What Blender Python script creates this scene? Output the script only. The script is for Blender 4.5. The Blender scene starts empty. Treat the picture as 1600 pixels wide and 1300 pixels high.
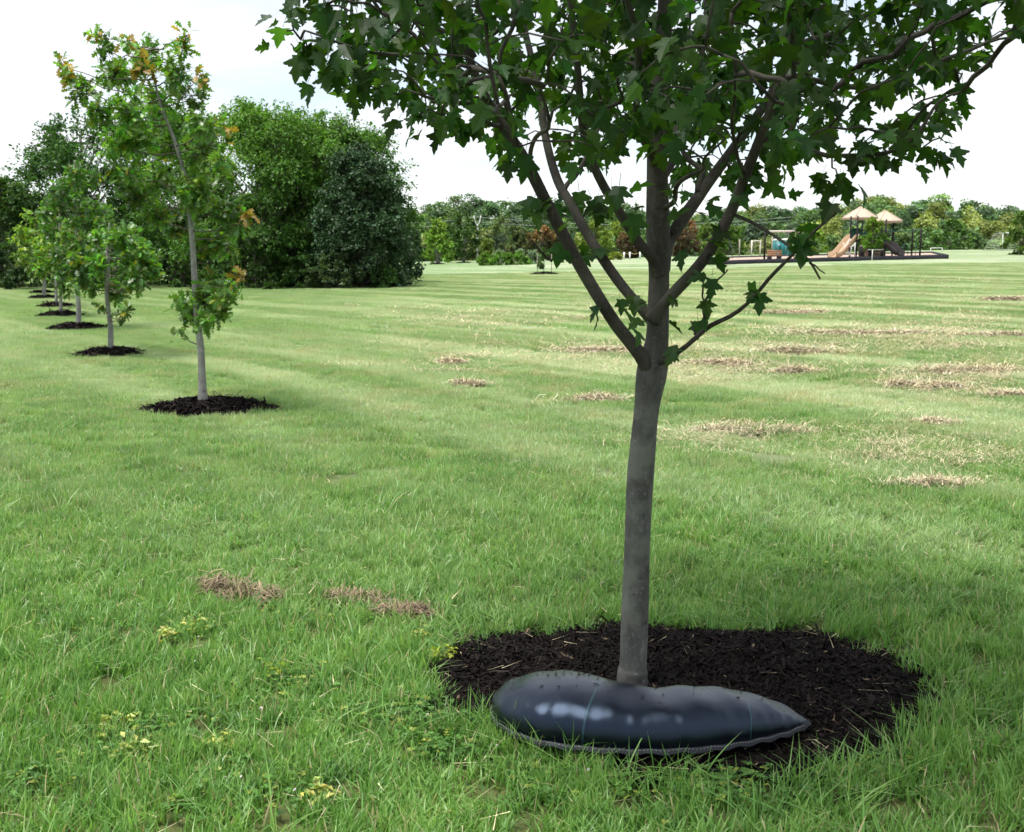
import bpy, math, random
import numpy as np
from mathutils import Vector

# ------------------------------------------------------------------ camera, sky, sun, exposure
SC = bpy.context.scene
COL = SC.collection
F = 1716.0                       # focal length in pixels of the 1600 px wide photograph
PITCH = math.atan(250.0 / F)     # the horizon lies 250 px above the middle
EYE = np.array([0.0, 0.0, 1.55])
cam = bpy.data.cameras.new('camera')
cam.sensor_width = 36.0
cam.lens = 36.0 * F / 1600.0
cam.clip_start = 0.05
cam.clip_end = 6000
cam.dof.use_dof = True
cam.dof.focus_distance = 4.6
cam.dof.aperture_fstop = 10.0
camo = bpy.data.objects.new('camera', cam)
COL.objects.link(camo)
camo.location = EYE
camo.rotation_euler = (math.pi / 2 - PITCH, 0, 0)
SC.camera = camo

SUN_DIR = Vector((-0.27, -0.12, 0.95)).normalized()      # towards the sun: high, a little from the left
sun = bpy.data.lights.new('sun', 'SUN')
sun.energy = 3.1
sun.angle = math.radians(25.0)                           # thin bright cloud softens the edges
sun.color = (1.0, 0.975, 0.93)
suno = bpy.data.objects.new('sun', sun)
COL.objects.link(suno)
suno.rotation_euler = SUN_DIR.to_track_quat('Z', 'Y').to_euler()

W = bpy.data.worlds.new('World')
SC.world = W
W.use_nodes = True
wn, wl = W.node_tree.nodes, W.node_tree.links
wn.clear()
w_out = wn.new('ShaderNodeOutputWorld')
w_sky = wn.new('ShaderNodeTexSky')
w_sky.sky_type = 'NISHITA'
w_sky.sun_disc = False
w_sky.sun_elevation = math.asin(SUN_DIR.z)
w_sky.sun_rotation = math.atan2(SUN_DIR.x, SUN_DIR.y)
w_sky.air_density = 1.0
w_sky.dust_density = 0.6
w_bg = wn.new('ShaderNodeBackground')
w_bg.inputs['Strength'].default_value = 0.085
wl.new(w_sky.outputs['Color'], w_bg.inputs['Color'])
w_cl = wn.new('ShaderNodeBackground')                    # thin white cloud
w_cl.inputs['Color'].default_value = (0.97, 0.988, 1.0, 1)
w_cl.inputs['Strength'].default_value = 0.50
w_tc = wn.new('ShaderNodeTexCoord')
w_sep = wn.new('ShaderNodeSeparateXYZ')
wl.new(w_tc.outputs['Generated'], w_sep.inputs[0])
w_add = wn.new('ShaderNodeMath'); w_add.operation = 'ADD'; w_add.inputs[1].default_value = 0.12
w_abs = wn.new('ShaderNodeMath'); w_abs.operation = 'ABSOLUTE'
wl.new(w_sep.outputs['Z'], w_abs.inputs[0]); wl.new(w_abs.outputs[0], w_add.inputs[0])
w_comb = wn.new('ShaderNodeCombineXYZ')
for ax in 'XY':
    d = wn.new('ShaderNodeMath'); d.operation = 'DIVIDE'
    wl.new(w_sep.outputs[ax], d.inputs[0]); wl.new(w_add.outputs[0], d.inputs[1])
    wl.new(d.outputs[0], w_comb.inputs[ax])
w_noise = wn.new('ShaderNodeTexNoise')
w_noise.inputs['Scale'].default_value = 0.85
w_noise.inputs['Detail'].default_value = 4
w_noise.inputs['Roughness'].default_value = 0.55
wl.new(w_comb.outputs[0], w_noise.inputs['Vector'])
w_ramp = wn.new('ShaderNodeValToRGB')
w_ramp.color_ramp.elements[0].position = 0.30
w_ramp.color_ramp.elements[0].color = (0.12, 0.12, 0.12, 1)
w_ramp.color_ramp.elements[1].position = 0.60
w_ramp.color_ramp.elements[1].color = (0.97, 0.97, 0.97, 1)
wl.new(w_noise.outputs['Fac'], w_ramp.inputs[0])
w_mix = wn.new('ShaderNodeMixShader')
wl.new(w_ramp.outputs[0], w_mix.inputs[0])
wl.new(w_bg.outputs[0], w_mix.inputs[1])
wl.new(w_cl.outputs[0], w_mix.inputs[2])
wl.new(w_mix.outputs[0], w_out.inputs[0])

vs = SC.view_settings
vs.view_transform = 'Standard'
vs.look = 'None'
vs.exposure = 1.25
vs.gamma = 1.0
vs.use_curve_mapping = False
SC.cycles.debug_use_spatial_splits = True
SC.cycles.max_bounces = 4
SC.cycles.diffuse_bounces = 2
SC.cycles.transmission_bounces = 4
SC.cycles.transparent_max_bounces = 8
SC.cycles.use_adaptive_sampling = True
SC.cycles.adaptive_threshold = 0.03

# ------------------------------------------------------------------ helpers
R = np.random.default_rng(7)
random.seed(7)
FWD = np.array([0, math.cos(PITCH), -math.sin(PITCH)])
UP = np.array([0, math.sin(PITCH), math.cos(PITCH)])


def ray(x, y):
    return FWD * F + np.array([1.0, 0, 0]) * (x - 800.0) + UP * (650.0 - y)


def at(x, y, Y):
    """the point at distance Y (world Y, metres) that the photograph shows at pixel x, y"""
    d = ray(x, y)
    return EYE + d * (Y / d[1])


_su = np.array([-1.5, -.5, -.2, -.07, .03, .18, .3, .4, .5, 1.5])
_sv = np.array([0, 0, 0.0005, .0033, .006, .0105, .0142, .0168, .0172, .0172])
_tu = np.linspace(-1.5, 1.5, 601)
_tv = np.interp(_tu, _su, _sv)
_k = np.hanning(31); _k /= _k.sum()
_tv = np.convolve(np.pad(_tv, 15, mode='edge'), _k, mode='valid')


def terr(x, y):
    x = np.asarray(x, float); y = np.asarray(y, float)
    u = x / np.maximum(y, 4.0)
    s = np.interp(u, _tu, _tv)
    yy = np.minimum(y, 170.0)
    t = np.maximum(yy - 10.0, 0)
    z = s * t * t / (t + 10.0)
    z = z + 0.015 * np.sin(x * 0.9 + 0.5 * y) * np.sin(y * 0.7 - 0.3 * x) * np.clip((y - 3.0) / 6, 0, 1)
    return z


def gp(x, y):
    """where the ray through pixel x, y meets the terrain"""
    d = ray(x, y)
    lo, hi = 0.5, 400.0
    t0 = None
    ts = np.geomspace(0.5, 400, 1500)
    P = EYE[None] + d[None] * (ts / d[1])[:, None]
    below = P[:, 2] - terr(P[:, 0], P[:, 1]) < 0
    if below.any():
        i = int(np.argmax(below))
        lo, hi = ts[max(i - 1, 0)], ts[i]
        for _ in range(30):
            m = (lo + hi) / 2
            p = EYE + d * (m / d[1])
            if p[2] < terr(p[0], p[1]):
                hi = m
            else:
                lo = m
        return EYE + d * (hi / d[1])
    p = EYE + d * (150 / d[1])
    p[2] = terr(p[0], p[1])
    return p


def ground_at(x, Y):
    """ground point in the picture column x at distance Y"""
    X = (x - 800.0) / F * (Y / math.cos(PITCH)) * 1.0
    for _ in range(4):
        z = float(terr(X, Y))
        depth = Y * math.cos(PITCH) - (z - EYE[2]) * math.sin(PITCH)
        X = (x - 800.0) / F * depth
    return np.array([X, Y, float(terr(X, Y))])


def project(P):
    P = np.atleast_2d(P) - EYE
    dz = P @ FWD
    return np.stack([800 + F * P[:, 0] / dz, 650 - F * (P @ UP) / dz], 1), dz


class MB:
    """collects vertices, triangles/quads and per-vertex colours for ONE mesh"""
    def __init__(self):
        self.v, self.f3, self.f4, self.c, self.n = [], [], [], [], 0

    def add(self, v, f3=None, f4=None, c=None):
        v = np.asarray(v, float).reshape(-1, 3)
        if f3 is not None and len(f3):
            self.f3.append(np.asarray(f3, np.int64).reshape(-1, 3) + self.n)
        if f4 is not None and len(f4):
            self.f4.append(np.asarray(f4, np.int64).reshape(-1, 4) + self.n)
        if c is None:
            c = np.ones((len(v), 3)) * 0.5
        c = np.asarray(c, float)
        if c.ndim == 1:
            c = np.tile(c, (len(v), 1))
        self.v.append(v); self.c.append(c); self.n += len(v)

    def tube(self, P, r, sides=6, c=None, cap=True):
        P = np.asarray(P, float); n = len(P)
        r = np.broadcast_to(np.asarray(r, float), (n,))
        T = np.gradient(P, axis=0)
        T /= np.linalg.norm(T, axis=1, keepdims=True) + 1e-12
        ref = np.array([0.31, 0.87, 0.37])
        if abs(T[0] @ ref) > 0.9:
            ref = np.array([1.0, 0, 0])
        A = np.cross(T, ref); A /= np.linalg.norm(A, axis=1, keepdims=True) + 1e-12
        B = np.cross(T, A)
        th = np.linspace(0, 2 * math.pi, sides, endpoint=False)
        V = P[:, None] + r[:, None, None] * (A[:, None] * np.cos(th)[None, :, None] + B[:, None] * np.sin(th)[None, :, None])
        V = V.reshape(-1, 3)
        i = np.arange(n - 1)[:, None] * sides; j = np.arange(sides)[None]; k = (j + 1) % sides
        q = np.stack([i + j, i + k, i + sides + k, i + sides + j], -1).reshape(-1, 4)
        f3 = []
        if cap:
            V = np.vstack([V, P[0], P[-1]])
            a, b = n * sides, n * sides + 1
            for s in range(sides):
                f3.append((a, (s + 1) % sides, s))
                f3.append((b, (n - 1) * sides + s, (n - 1) * sides + (s + 1) % sides))
        self.add(V, f3, q, c)

    def box(self, lo, hi, c=None):
        lo = np.asarray(lo, float); hi = np.asarray(hi, float)
        v = [(x, y, z) for x in (lo[0], hi[0]) for y in (lo[1], hi[1]) for z in (lo[2], hi[2])]
        self.add(v, None, [(0, 1, 3, 2), (4, 6, 7, 5), (0, 4, 5, 1), (2, 3, 7, 6), (0, 2, 6, 4), (1, 5, 7, 3)], c)

    def mesh(self, name, mat, smooth=False):
        me = bpy.data.meshes.new(name)
        V = np.vstack(self.v)
        f3 = np.vstack(self.f3) if self.f3 else np.zeros((0, 3), np.int64)
        f4 = np.vstack(self.f4) if self.f4 else np.zeros((0, 4), np.int64)
        me.vertices.add(len(V)); me.vertices.foreach_set('co', V.astype(np.float32).ravel())
        nl = f3.size + f4.size
        me.loops.add(nl)
        me.loops.foreach_set('vertex_index', np.concatenate([f3.ravel(), f4.ravel()]).astype(np.int32))
        me.polygons.add(len(f3) + len(f4))
        st = np.concatenate([np.arange(len(f3)) * 3, len(f3) * 3 + np.arange(len(f4)) * 4]).astype(np.int32)
        me.polygons.foreach_set('loop_start', st)
        if smooth:
            me.polygons.foreach_set('use_smooth', np.ones(len(f3) + len(f4), bool))
        C = np.vstack(self.c)
        at_ = me.attributes.new('col', 'FLOAT_COLOR', 'POINT')
        at_.data.foreach_set('color', np.hstack([C, np.ones((len(C), 1))]).astype(np.float32).ravel())
        me.update(calc_edges=True)
        me.validate()
        if mat is not None:
            me.materials.append(mat)
        return me

    def build(self, name, mat, parent=None, smooth=False):
        return link(name, self.mesh(name, mat, smooth), parent)


def link(name, data, parent=None):
    o = bpy.data.objects.new(name, data)
    COL.objects.link(o)
    if parent is not None:
        o.parent = parent
        o.matrix_parent_inverse = parent.matrix_basis.inverted()
    return o


def thing(name, label, cat, loc=(0, 0, 0), group=None):
    o = bpy.data.objects.new(name, None)
    COL.objects.link(o)
    o.empty_display_size = 0.1
    o.location = [float(a) for a in loc]
    return tag(o, label, cat, group)


def tag(o, label=None, cat=None, group=None, kind=None):
    if label: o['label'] = label
    if cat: o['category'] = cat
    if group: o['group'] = group
    if kind: o['kind'] = kind
    return o


def norm(v):
    return v / (np.linalg.norm(v, axis=-1, keepdims=True) + 1e-12)


def resample(P, n):
    """smooth curve (Catmull-Rom) through the rows of P, n samples; extra columns ride along"""
    P = np.asarray(P, float)
    Q = np.vstack([2 * P[0] - P[1], P, 2 * P[-1] - P[-2]])
    t = np.linspace(0, len(P) - 1 - 1e-9, n)
    i = t.astype(int); u = (t - i)[:, None]
    p0, p1, p2, p3 = Q[i], Q[i + 1], Q[i + 2], Q[i + 3]
    return 0.5 * (2 * p1 + (p2 - p0) * u + (2 * p0 - 5 * p1 + 4 * p2 - p3) * u ** 2 + (3 * p1 - p0 - 3 * p2 + p3) * u ** 3)


# ------------------------------------------------------------------ materials
def new_mat(name):
    m = bpy.data.materials.new(name)
    m.use_nodes = True
    n, l = m.node_tree.nodes, m.node_tree.links
    n.clear()
    out = n.new('ShaderNodeOutputMaterial')
    return m, n, l, out


def ramp(n, stops):
    r = n.new('ShaderNodeValToRGB')
    e = r.color_ramp.elements
    while len(e) < len(stops):
        e.new(0.5)
    for el, (p, c) in zip(e, stops):
        el.position = p
        el.color = tuple(c) + (1,) if len(c) == 3 else c
    return r


def noise(n, l, scale, detail=4, vec=None, rough=0.55):
    t = n.new('ShaderNodeTexNoise')
    t.inputs['Scale'].default_value = scale
    t.inputs['Detail'].default_value = detail
    t.inputs['Roughness'].default_value = rough
    if vec is not None:
        l.new(vec, t.inputs['Vector'])
    return t


def mixc(n, l, fac, a, b, mode='MIX'):
    m = n.new('ShaderNodeMix'); m.data_type = 'RGBA'; m.blend_type = mode
    for sock, val in ((m.inputs[0], fac), (m.inputs[6], a), (m.inputs[7], b)):
        if hasattr(val, 'is_output'):
            l.new(val, sock)
        elif isinstance(val, (int, float)):
            sock.default_value = val
        else:
            sock.default_value = tuple(val) + (1,)
    return m.outputs[2]


def math_(n, l, op, a, b=None, clamp=False):
    m = n.new('ShaderNodeMath'); m.operation = op; m.use_clamp = clamp
    for s, v in zip(m.inputs, (a, b)):
        if v is None: continue
        if hasattr(v, 'is_output'): l.new(v, s)
        else: s.default_value = v
    return m.outputs[0]


def leaf_mat(name, transl=0.4, rough=0.45, spec=0.35, boost=(1.5, 1.7, 0.6), jitter=0.25):
    """leaf: colour from the 'col' attribute, thin so that light passes through it"""
    m, n, l, out = new_mat(name)
    a = n.new('ShaderNodeAttribute'); a.attribute_name = 'col'
    geo = n.new('ShaderNodeNewGeometry')
    nz = noise(n, l, 3.0, 1, geo.outputs['Position'])
    k = math_(n, l, 'MULTIPLY_ADD', nz.outputs['Fac'], 2 * jitter); n.active = None
    m2 = k.node; m2.inputs[2].default_value = 1.0 - jitter
    col = n.new('ShaderNodeVectorMath'); col.operation = 'SCALE'
    l.new(a.outputs['Color'], col.inputs[0]); l.new(k, col.inputs['Scale'])
    p = n.new('ShaderNodeBsdfPrincipled')
    p.inputs['Roughness'].default_value = rough
    p.inputs['Specular IOR Level'].default_value = spec
    l.new(col.outputs[0], p.inputs['Base Color'])
    tc = n.new('ShaderNodeVectorMath'); tc.operation = 'MULTIPLY'
    tc.inputs[1].default_value = boost
    l.new(col.outputs[0], tc.inputs[0])
    t = n.new('ShaderNodeBsdfTranslucent')
    l.new(tc.outputs[0], t.inputs['Color'])
    mx = n.new('ShaderNodeMixShader'); mx.inputs[0].default_value = transl
    l.new(p.outputs[0], mx.inputs[1]); l.new(t.outputs[0], mx.inputs[2])
    l.new(mx.outputs[0], out.inputs[0])
    return m


def plain(name, col, rough=0.6, spec=0.4, var=0.15, scale=6.0, bump=0.0, bscale=40.0, metal=0.0):
    m, n, l, out = new_mat(name)
    tc = n.new('ShaderNodeTexCoord')
    nz = noise(n, l, scale, 5, tc.outputs['Object'])
    c0 = tuple(max(0, c * (1 - var * 1.6)) for c in col); c1 = tuple(min(1, c * (1 + var * 1.6)) for c in col)
    r = ramp(n, [(0.25, c0), (0.75, c1)])
    l.new(nz.outputs['Fac'], r.inputs[0])
    p = n.new('ShaderNodeBsdfPrincipled')
    p.inputs['Roughness'].default_value = rough
    p.inputs['Specular IOR Level'].default_value = spec
    p.inputs['Metallic'].default_value = metal
    l.new(r.outputs[0], p.inputs['Base Color'])
    if bump:
        b = n.new('ShaderNodeBump'); b.inputs['Strength'].default_value = bump; b.inputs['Distance'].default_value = 0.01
        n2 = noise(n, l, bscale, 6, tc.outputs['Object'])
        l.new(n2.outputs['Fac'], b.inputs['Height']); l.new(b.outputs[0], p.inputs['Normal'])
    l.new(p.outputs[0], out.inputs[0])
    return m


def attr_mat(name, rough=0.8, spec=0.2):
    m, n, l, out = new_mat(name)
    a = n.new('ShaderNodeAttribute'); a.attribute_name = 'col'
    p = n.new('ShaderNodeBsdfPrincipled')
    p.inputs['Roughness'].default_value = rough
    p.inputs['Specular IOR Level'].default_value = spec
    l.new(a.outputs['Color'], p.inputs['Base Color'])
    l.new(p.outputs[0], out.inputs[0])
    return m


def bark_mat(name, c0, c1, c2, scale=1.0, rough=0.85, young=None):
    m, n, l, out = new_mat(name)
    geo = n.new('ShaderNodeNewGeometry')
    mp = n.new('ShaderNodeMapping'); mp.inputs['Scale'].default_value = (1, 1, 0.45)
    l.new(geo.outputs['Position'], mp.inputs['Vector'])
    n1 = noise(n, l, 13 * scale, 6, mp.outputs[0], 0.65)
    n2 = noise(n, l, 48 * scale, 6, mp.outputs[0], 0.7)
    r = ramp(n, [(0.33, c0), (0.55, c1), (0.72, c2)])
    mxn = math_(n, l, 'ADD', math_(n, l, 'MULTIPLY', n1.outputs['Fac'], 0.6), math_(n, l, 'MULTIPLY', n2.outputs['Fac'], 0.4))
    l.new(mxn, r.inputs[0])
    # pale lichen flecks and dark scars
    n3 = noise(n, l, 62 * scale, 5, geo.outputs['Position'], 0.6)
    fl = ramp(n, [(0.62, (0, 0, 0)), (0.72, (1, 1, 1))]); l.new(n3.outputs['Fac'], fl.inputs[0])
    c = mixc(n, l, math_(n, l, 'MULTIPLY', fl.outputs[0], 0.45), r.outputs[0], tuple(min(1, x * 1.9) for x in c2))
    n5 = noise(n, l, 6 * scale, 4, geo.outputs['Position'], 0.6)
    pt = ramp(n, [(0.48, (0, 0, 0)), (0.60, (1, 1, 1))]); l.new(n5.outputs['Fac'], pt.inputs[0])
    c = mixc(n, l, math_(n, l, 'MULTIPLY', pt.outputs[0], 0.40), c, tuple(v_ * k_ for v_, k_ in zip(c2, (0.95, 1.0, 0.88))))
    n4 = noise(n, l, 14 * scale, 2, geo.outputs['Position'])
    sc = ramp(n, [(0.69, (0, 0, 0)), (0.73, (1, 1, 1))]); l.new(n4.outputs['Fac'], sc.inputs[0])
    c = mixc(n, l, math_(n, l, 'MULTIPLY', sc.outputs[0], 0.7), c, tuple(x * 0.45 for x in c0))
    if young:  # higher wood: darker young bark plus crown shade put into the colour
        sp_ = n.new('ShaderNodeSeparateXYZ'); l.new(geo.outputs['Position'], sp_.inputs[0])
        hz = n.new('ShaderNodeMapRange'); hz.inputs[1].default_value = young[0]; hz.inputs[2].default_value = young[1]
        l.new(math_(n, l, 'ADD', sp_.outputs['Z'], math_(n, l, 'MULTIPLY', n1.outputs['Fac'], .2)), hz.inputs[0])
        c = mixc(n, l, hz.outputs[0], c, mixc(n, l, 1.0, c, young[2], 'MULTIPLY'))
    p = n.new('ShaderNodeBsdfPrincipled'); p.inputs['Roughness'].default_value = rough
    p.inputs['Specular IOR Level'].default_value = 0.25
    l.new(c, p.inputs['Base Color'])
    b = n.new('ShaderNodeBump'); b.inputs['Strength'].default_value = 0.55; b.inputs['Distance'].default_value = 0.006
    hb = math_(n, l, 'ADD', n2.outputs['Fac'], math_(n, l, 'MULTIPLY', n1.outputs['Fac'], 0.6))
    l.new(hb, b.inputs['Height']); l.new(b.outputs[0], p.inputs['Normal'])
    l.new(p.outputs[0], out.inputs[0])
    return m


def lawn_factors(n, l):
    """world-space fields shared by the soil sheet and the blades: hue variation, painted swath sheen, straw content"""
    geo = n.new('ShaderNodeNewGeometry')
    pos = geo.outputs['Position']
    sep = n.new('ShaderNodeSeparateXYZ'); l.new(pos, sep.inputs[0])
    # mowing swaths run from far left to near right: noise drawn out along that way
    def dot(kx, ky):
        return math_(n, l, 'ADD', math_(n, l, 'MULTIPLY', sep.outputs['X'], kx), math_(n, l, 'MULTIPLY', sep.outputs['Y'], ky))
    cb = n.new('ShaderNodeCombineXYZ')
    l.new(dot(.585 * .05, -.811 * .05), cb.inputs[0]); l.new(dot(.811 * .70, .585 * .70), cb.inputs[1])
    stn_ = noise(n, l, 1.0, 2, cb.outputs[0])
    swr = ramp(n, [(0.44, (0, 0, 0)), (0.60, (1, 1, 1))]); l.new(stn_.outputs['Fac'], swr.inputs[0])
    sw = swr.outputs[0]
    big = noise(n, l, 0.55, 1, pos)
    mid = noise(n, l, 2.4, 2, pos)
    # pale swaths and straw: grow with distance from the foreground, broken up by noise
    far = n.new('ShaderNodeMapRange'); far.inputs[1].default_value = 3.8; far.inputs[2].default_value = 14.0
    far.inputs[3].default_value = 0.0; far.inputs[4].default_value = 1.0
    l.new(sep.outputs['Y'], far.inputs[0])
    rgt = n.new('ShaderNodeMapRange'); rgt.inputs[1].default_value = -7.0; rgt.inputs[2].default_value = 4.0
    rgt.inputs[3].default_value = 0.45; rgt.inputs[4].default_value = 1.0
    l.new(sep.outputs['X'], rgt.inputs[0])
    fr = math_(n, l, 'MULTIPLY', far.outputs[0], rgt.outputs[0])
    pale = math_(n, l, 'MULTIPLY', fr, math_(n, l, 'MULTIPLY', sw, math_(n, l, 'ADD', big.outputs['Fac'], .25)))  # pale swaths: the shine of bent blades put into the colour
    st = ramp(n, [(0.50, (0, 0, 0)), (0.68, (1, 1, 1))])
    stn = noise(n, l, 1.1, 3, pos, 0.65)
    l.new(stn.outputs['Fac'], st.inputs[0])
    straw = math_(n, l, 'MULTIPLY', st.outputs[0], fr)
    return dict(pos=pos, pale=pale, straw=straw, big=big.outputs['Fac'], mid=mid.outputs['Fac'], far=far.outputs[0])


G_DEEP = (0.034, 0.115, 0.018)
G_MID = (0.108, 0.270, 0.038)
G_YEL = (0.245, 0.41, 0.092)
G_PALE = (0.50, 0.565, 0.37)
G_STRAW = (0.50, 0.40, 0.25)


def grass_mat():
    m, n, l, out = new_mat('grass_blade')
    f = lawn_factors(n, l)
    a = n.new('ShaderNodeAttribute'); a.attribute_name = 'col'
    s = n.new('ShaderNodeSeparateColor'); l.new(a.outputs['Color'], s.inputs[0])
    oi = n.new('ShaderNodeObjectInfo')
    hue = math_(n, l, 'ADD', math_(n, l, 'MULTIPLY', s.outputs[0], 0.55), math_(n, l, 'MULTIPLY', f['mid'], 0.5))
    hue = math_(n, l, 'ADD', hue, math_(n, l, 'MULTIPLY', math_(n, l, 'SUBTRACT', oi.outputs['Random'], 0.42), 0.38))
    r = ramp(n, [(0.12, G_DEEP), (0.5, G_MID), (0.92, G_YEL)])
    l.new(hue, r.inputs[0])
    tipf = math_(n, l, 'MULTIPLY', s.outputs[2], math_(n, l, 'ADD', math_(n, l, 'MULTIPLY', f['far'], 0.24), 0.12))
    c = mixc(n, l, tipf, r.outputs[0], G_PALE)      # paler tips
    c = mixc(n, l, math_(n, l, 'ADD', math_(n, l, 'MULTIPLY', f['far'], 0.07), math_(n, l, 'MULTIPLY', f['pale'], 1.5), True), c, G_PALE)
    stf = math_(n, l, 'ADD', s.outputs[1], math_(n, l, 'MULTIPLY', f['straw'], 0.55), True)
    c = mixc(n, l, stf, c, G_STRAW)
    p = n.new('ShaderNodeBsdfPrincipled'); p.inputs['Roughness'].default_value = 0.42
    p.inputs['Specular IOR Level'].default_value = 0.45
    l.new(c, p.inputs['Base Color'])
    t = n.new('ShaderNodeBsdfTranslucent')
    tc = n.new('ShaderNodeVectorMath'); tc.operation = 'MULTIPLY'; tc.inputs[1].default_value = (1.25, 1.35, 0.8)
    l.new(c, tc.inputs[0]); l.new(tc.outputs[0], t.inputs['Color'])
    mx = n.new('ShaderNodeMixShader'); mx.inputs[0].default_value = 0.42
    l.new(p.outputs[0], mx.inputs[1]); l.new(t.outputs[0], mx.inputs[2]); l.new(mx.outputs[0], out.inputs[0])
    return m


def ground_mat():
    m, n, l, out = new_mat('lawn_ground')
    f = lawn_factors(n, l)
    fine = noise(n, l, 14.0, 6, f['pos'], 0.7)
    r = ramp(n, [(0.30, G_DEEP), (0.50, G_MID), (0.72, G_YEL)])
    l.new(math_(n, l, 'ADD', math_(n, l, 'MULTIPLY', fine.outputs['Fac'], 0.6), math_(n, l, 'MULTIPLY', f['mid'], 0.4)), r.inputs[0])
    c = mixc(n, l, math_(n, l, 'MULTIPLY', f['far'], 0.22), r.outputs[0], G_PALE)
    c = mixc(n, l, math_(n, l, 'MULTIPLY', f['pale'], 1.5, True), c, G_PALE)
    c = mixc(n, l, math_(n, l, 'MULTIPLY', f['straw'], 0.55), c, G_STRAW)
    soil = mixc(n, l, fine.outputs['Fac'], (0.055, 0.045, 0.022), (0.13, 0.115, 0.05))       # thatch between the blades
    c = mixc(n, l, 1.0, c, (0.62, 0.62, 0.62), 'MULTIPLY')          # shade between the blades put into the turf colour
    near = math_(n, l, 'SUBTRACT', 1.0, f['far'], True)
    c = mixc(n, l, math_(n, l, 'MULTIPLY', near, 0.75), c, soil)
    p = n.new('ShaderNodeBsdfPrincipled'); p.inputs['Roughness'].default_value = 0.8
    p.inputs['Specular IOR Level'].default_value = 0.15
    l.new(c, p.inputs['Base Color'])
    b = n.new('ShaderNodeBump'); b.inputs['Strength'].default_value = 0.8; b.inputs['Distance'].default_value = 0.05
    l.new(fine.outputs['Fac'], b.inputs['Height']); l.new(b.outputs[0], p.inputs['Normal'])
    l.new(p.outputs[0], out.inputs[0])
    return m


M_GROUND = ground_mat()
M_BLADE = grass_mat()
M_MAPLE = leaf_mat('maple_leaf', 0.45, 0.48, 0.26, (2.0, 2.2, 0.5), 0.2)
M_OAKL = leaf_mat('oak_leaf', 0.38, 0.36, 0.45, (1.5, 1.7, 0.5), 0.2)
M_LEAF = leaf_mat('tree_foliage', 0.30, 0.55, 0.2, (1.4, 1.6, 0.5), 0.25)
M_HOLLY = leaf_mat('holly_foliage', 0.12, 0.5, 0.22, (1.3, 1.4, 0.6), 0.2)
M_BARK_MAPLE = bark_mat('maple_bark', (0.042, 0.041, 0.037), (0.098, 0.097, 0.089), (0.21, 0.21, 0.19), 1.0, .85, (1.15, 1.6, (.58, .54, .5)))  # upper trunk darkens to match the limbs, crown shade included in the colour
M_BARK_LIMB_SHADED = bark_mat('maple_limb_bark_shaded', (0.024, 0.021, 0.018), (0.056, 0.050, 0.043), (0.115, 0.106, 0.092))  # dark young bark, with the shade of the crown put into its colour
M_BARK_OAK = bark_mat('oak_bark', (0.12, 0.115, 0.10), (0.24, 0.235, 0.215), (0.36, 0.355, 0.33), 0.9)
M_BARK_FAR = bark_mat('far_bark', (0.05, 0.042, 0.033), (0.10, 0.085, 0.07), (0.16, 0.14, 0.12), 0.4)
M_MULCH = attr_mat('bark_mulch', 0.9, 0.12)
M_MULCH_BASE = plain('mulch_base', (0.012, 0.009, 0.007), 0.95, 0.1, 0.4, 30, 1.0, 90)
M_STRAWS = attr_mat('dry_grass', 0.75, 0.2)
M_WEED = leaf_mat('weed_leaf', 0.35, 0.5, 0.3, (1.3, 1.3, 0.6), 0.15)

# ------------------------------------------------------------------ ground
def nonuni(lo, hi, n, fine):
    t = np.linspace(math.asinh(lo / fine), math.asinh(hi / fine), n)
    return np.sinh(t) * fine


gx = nonuni(-1600, 1600, 321, 4.0)
gy = nonuni(-60, 2600, 301, 6.0)
XX, YY = np.meshgrid(gx, gy)
ZZ = terr(XX, YY)
g = MB()
nx = len(gx)
ii, jj = np.meshgrid(np.arange(len(gy) - 1), np.arange(nx - 1), indexing='ij')
b0 = (ii * nx + jj).ravel()
g.add(np.stack([XX, YY, ZZ], -1).reshape(-1, 3), None, np.stack([b0, b0 + 1, b0 + nx + 1, b0 + nx], -1))
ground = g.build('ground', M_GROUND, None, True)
tag(ground, 'wide mown lawn rising gently towards the playground', 'lawn', kind='structure')

# ------------------------------------------------------------------ mulch beds
def blob(seed, n=12, amp=0.09):
    r = np.random.default_rng(seed)
    ph = r.uniform(0, 6.28, n); am = r.normal(0, amp, n) / (1 + np.arange(n) * 0.55)

    def fn(th):
        s = 1.0
        for k in range(n):
            s = s + am[k] * np.sin((k + 2) * th + ph[k])
        return s
    return fn


def lump(x, y):
    return .010 * np.sin(9 * x + 3 * y) * np.sin(7 * y - 4 * x + 1) + .007 * np.sin(23 * x - 11 * y) * np.sin(19 * y + 8 * x)


BEDS = []      # (cx, cy, rx, ry, outline) for the grass to leave open


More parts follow.
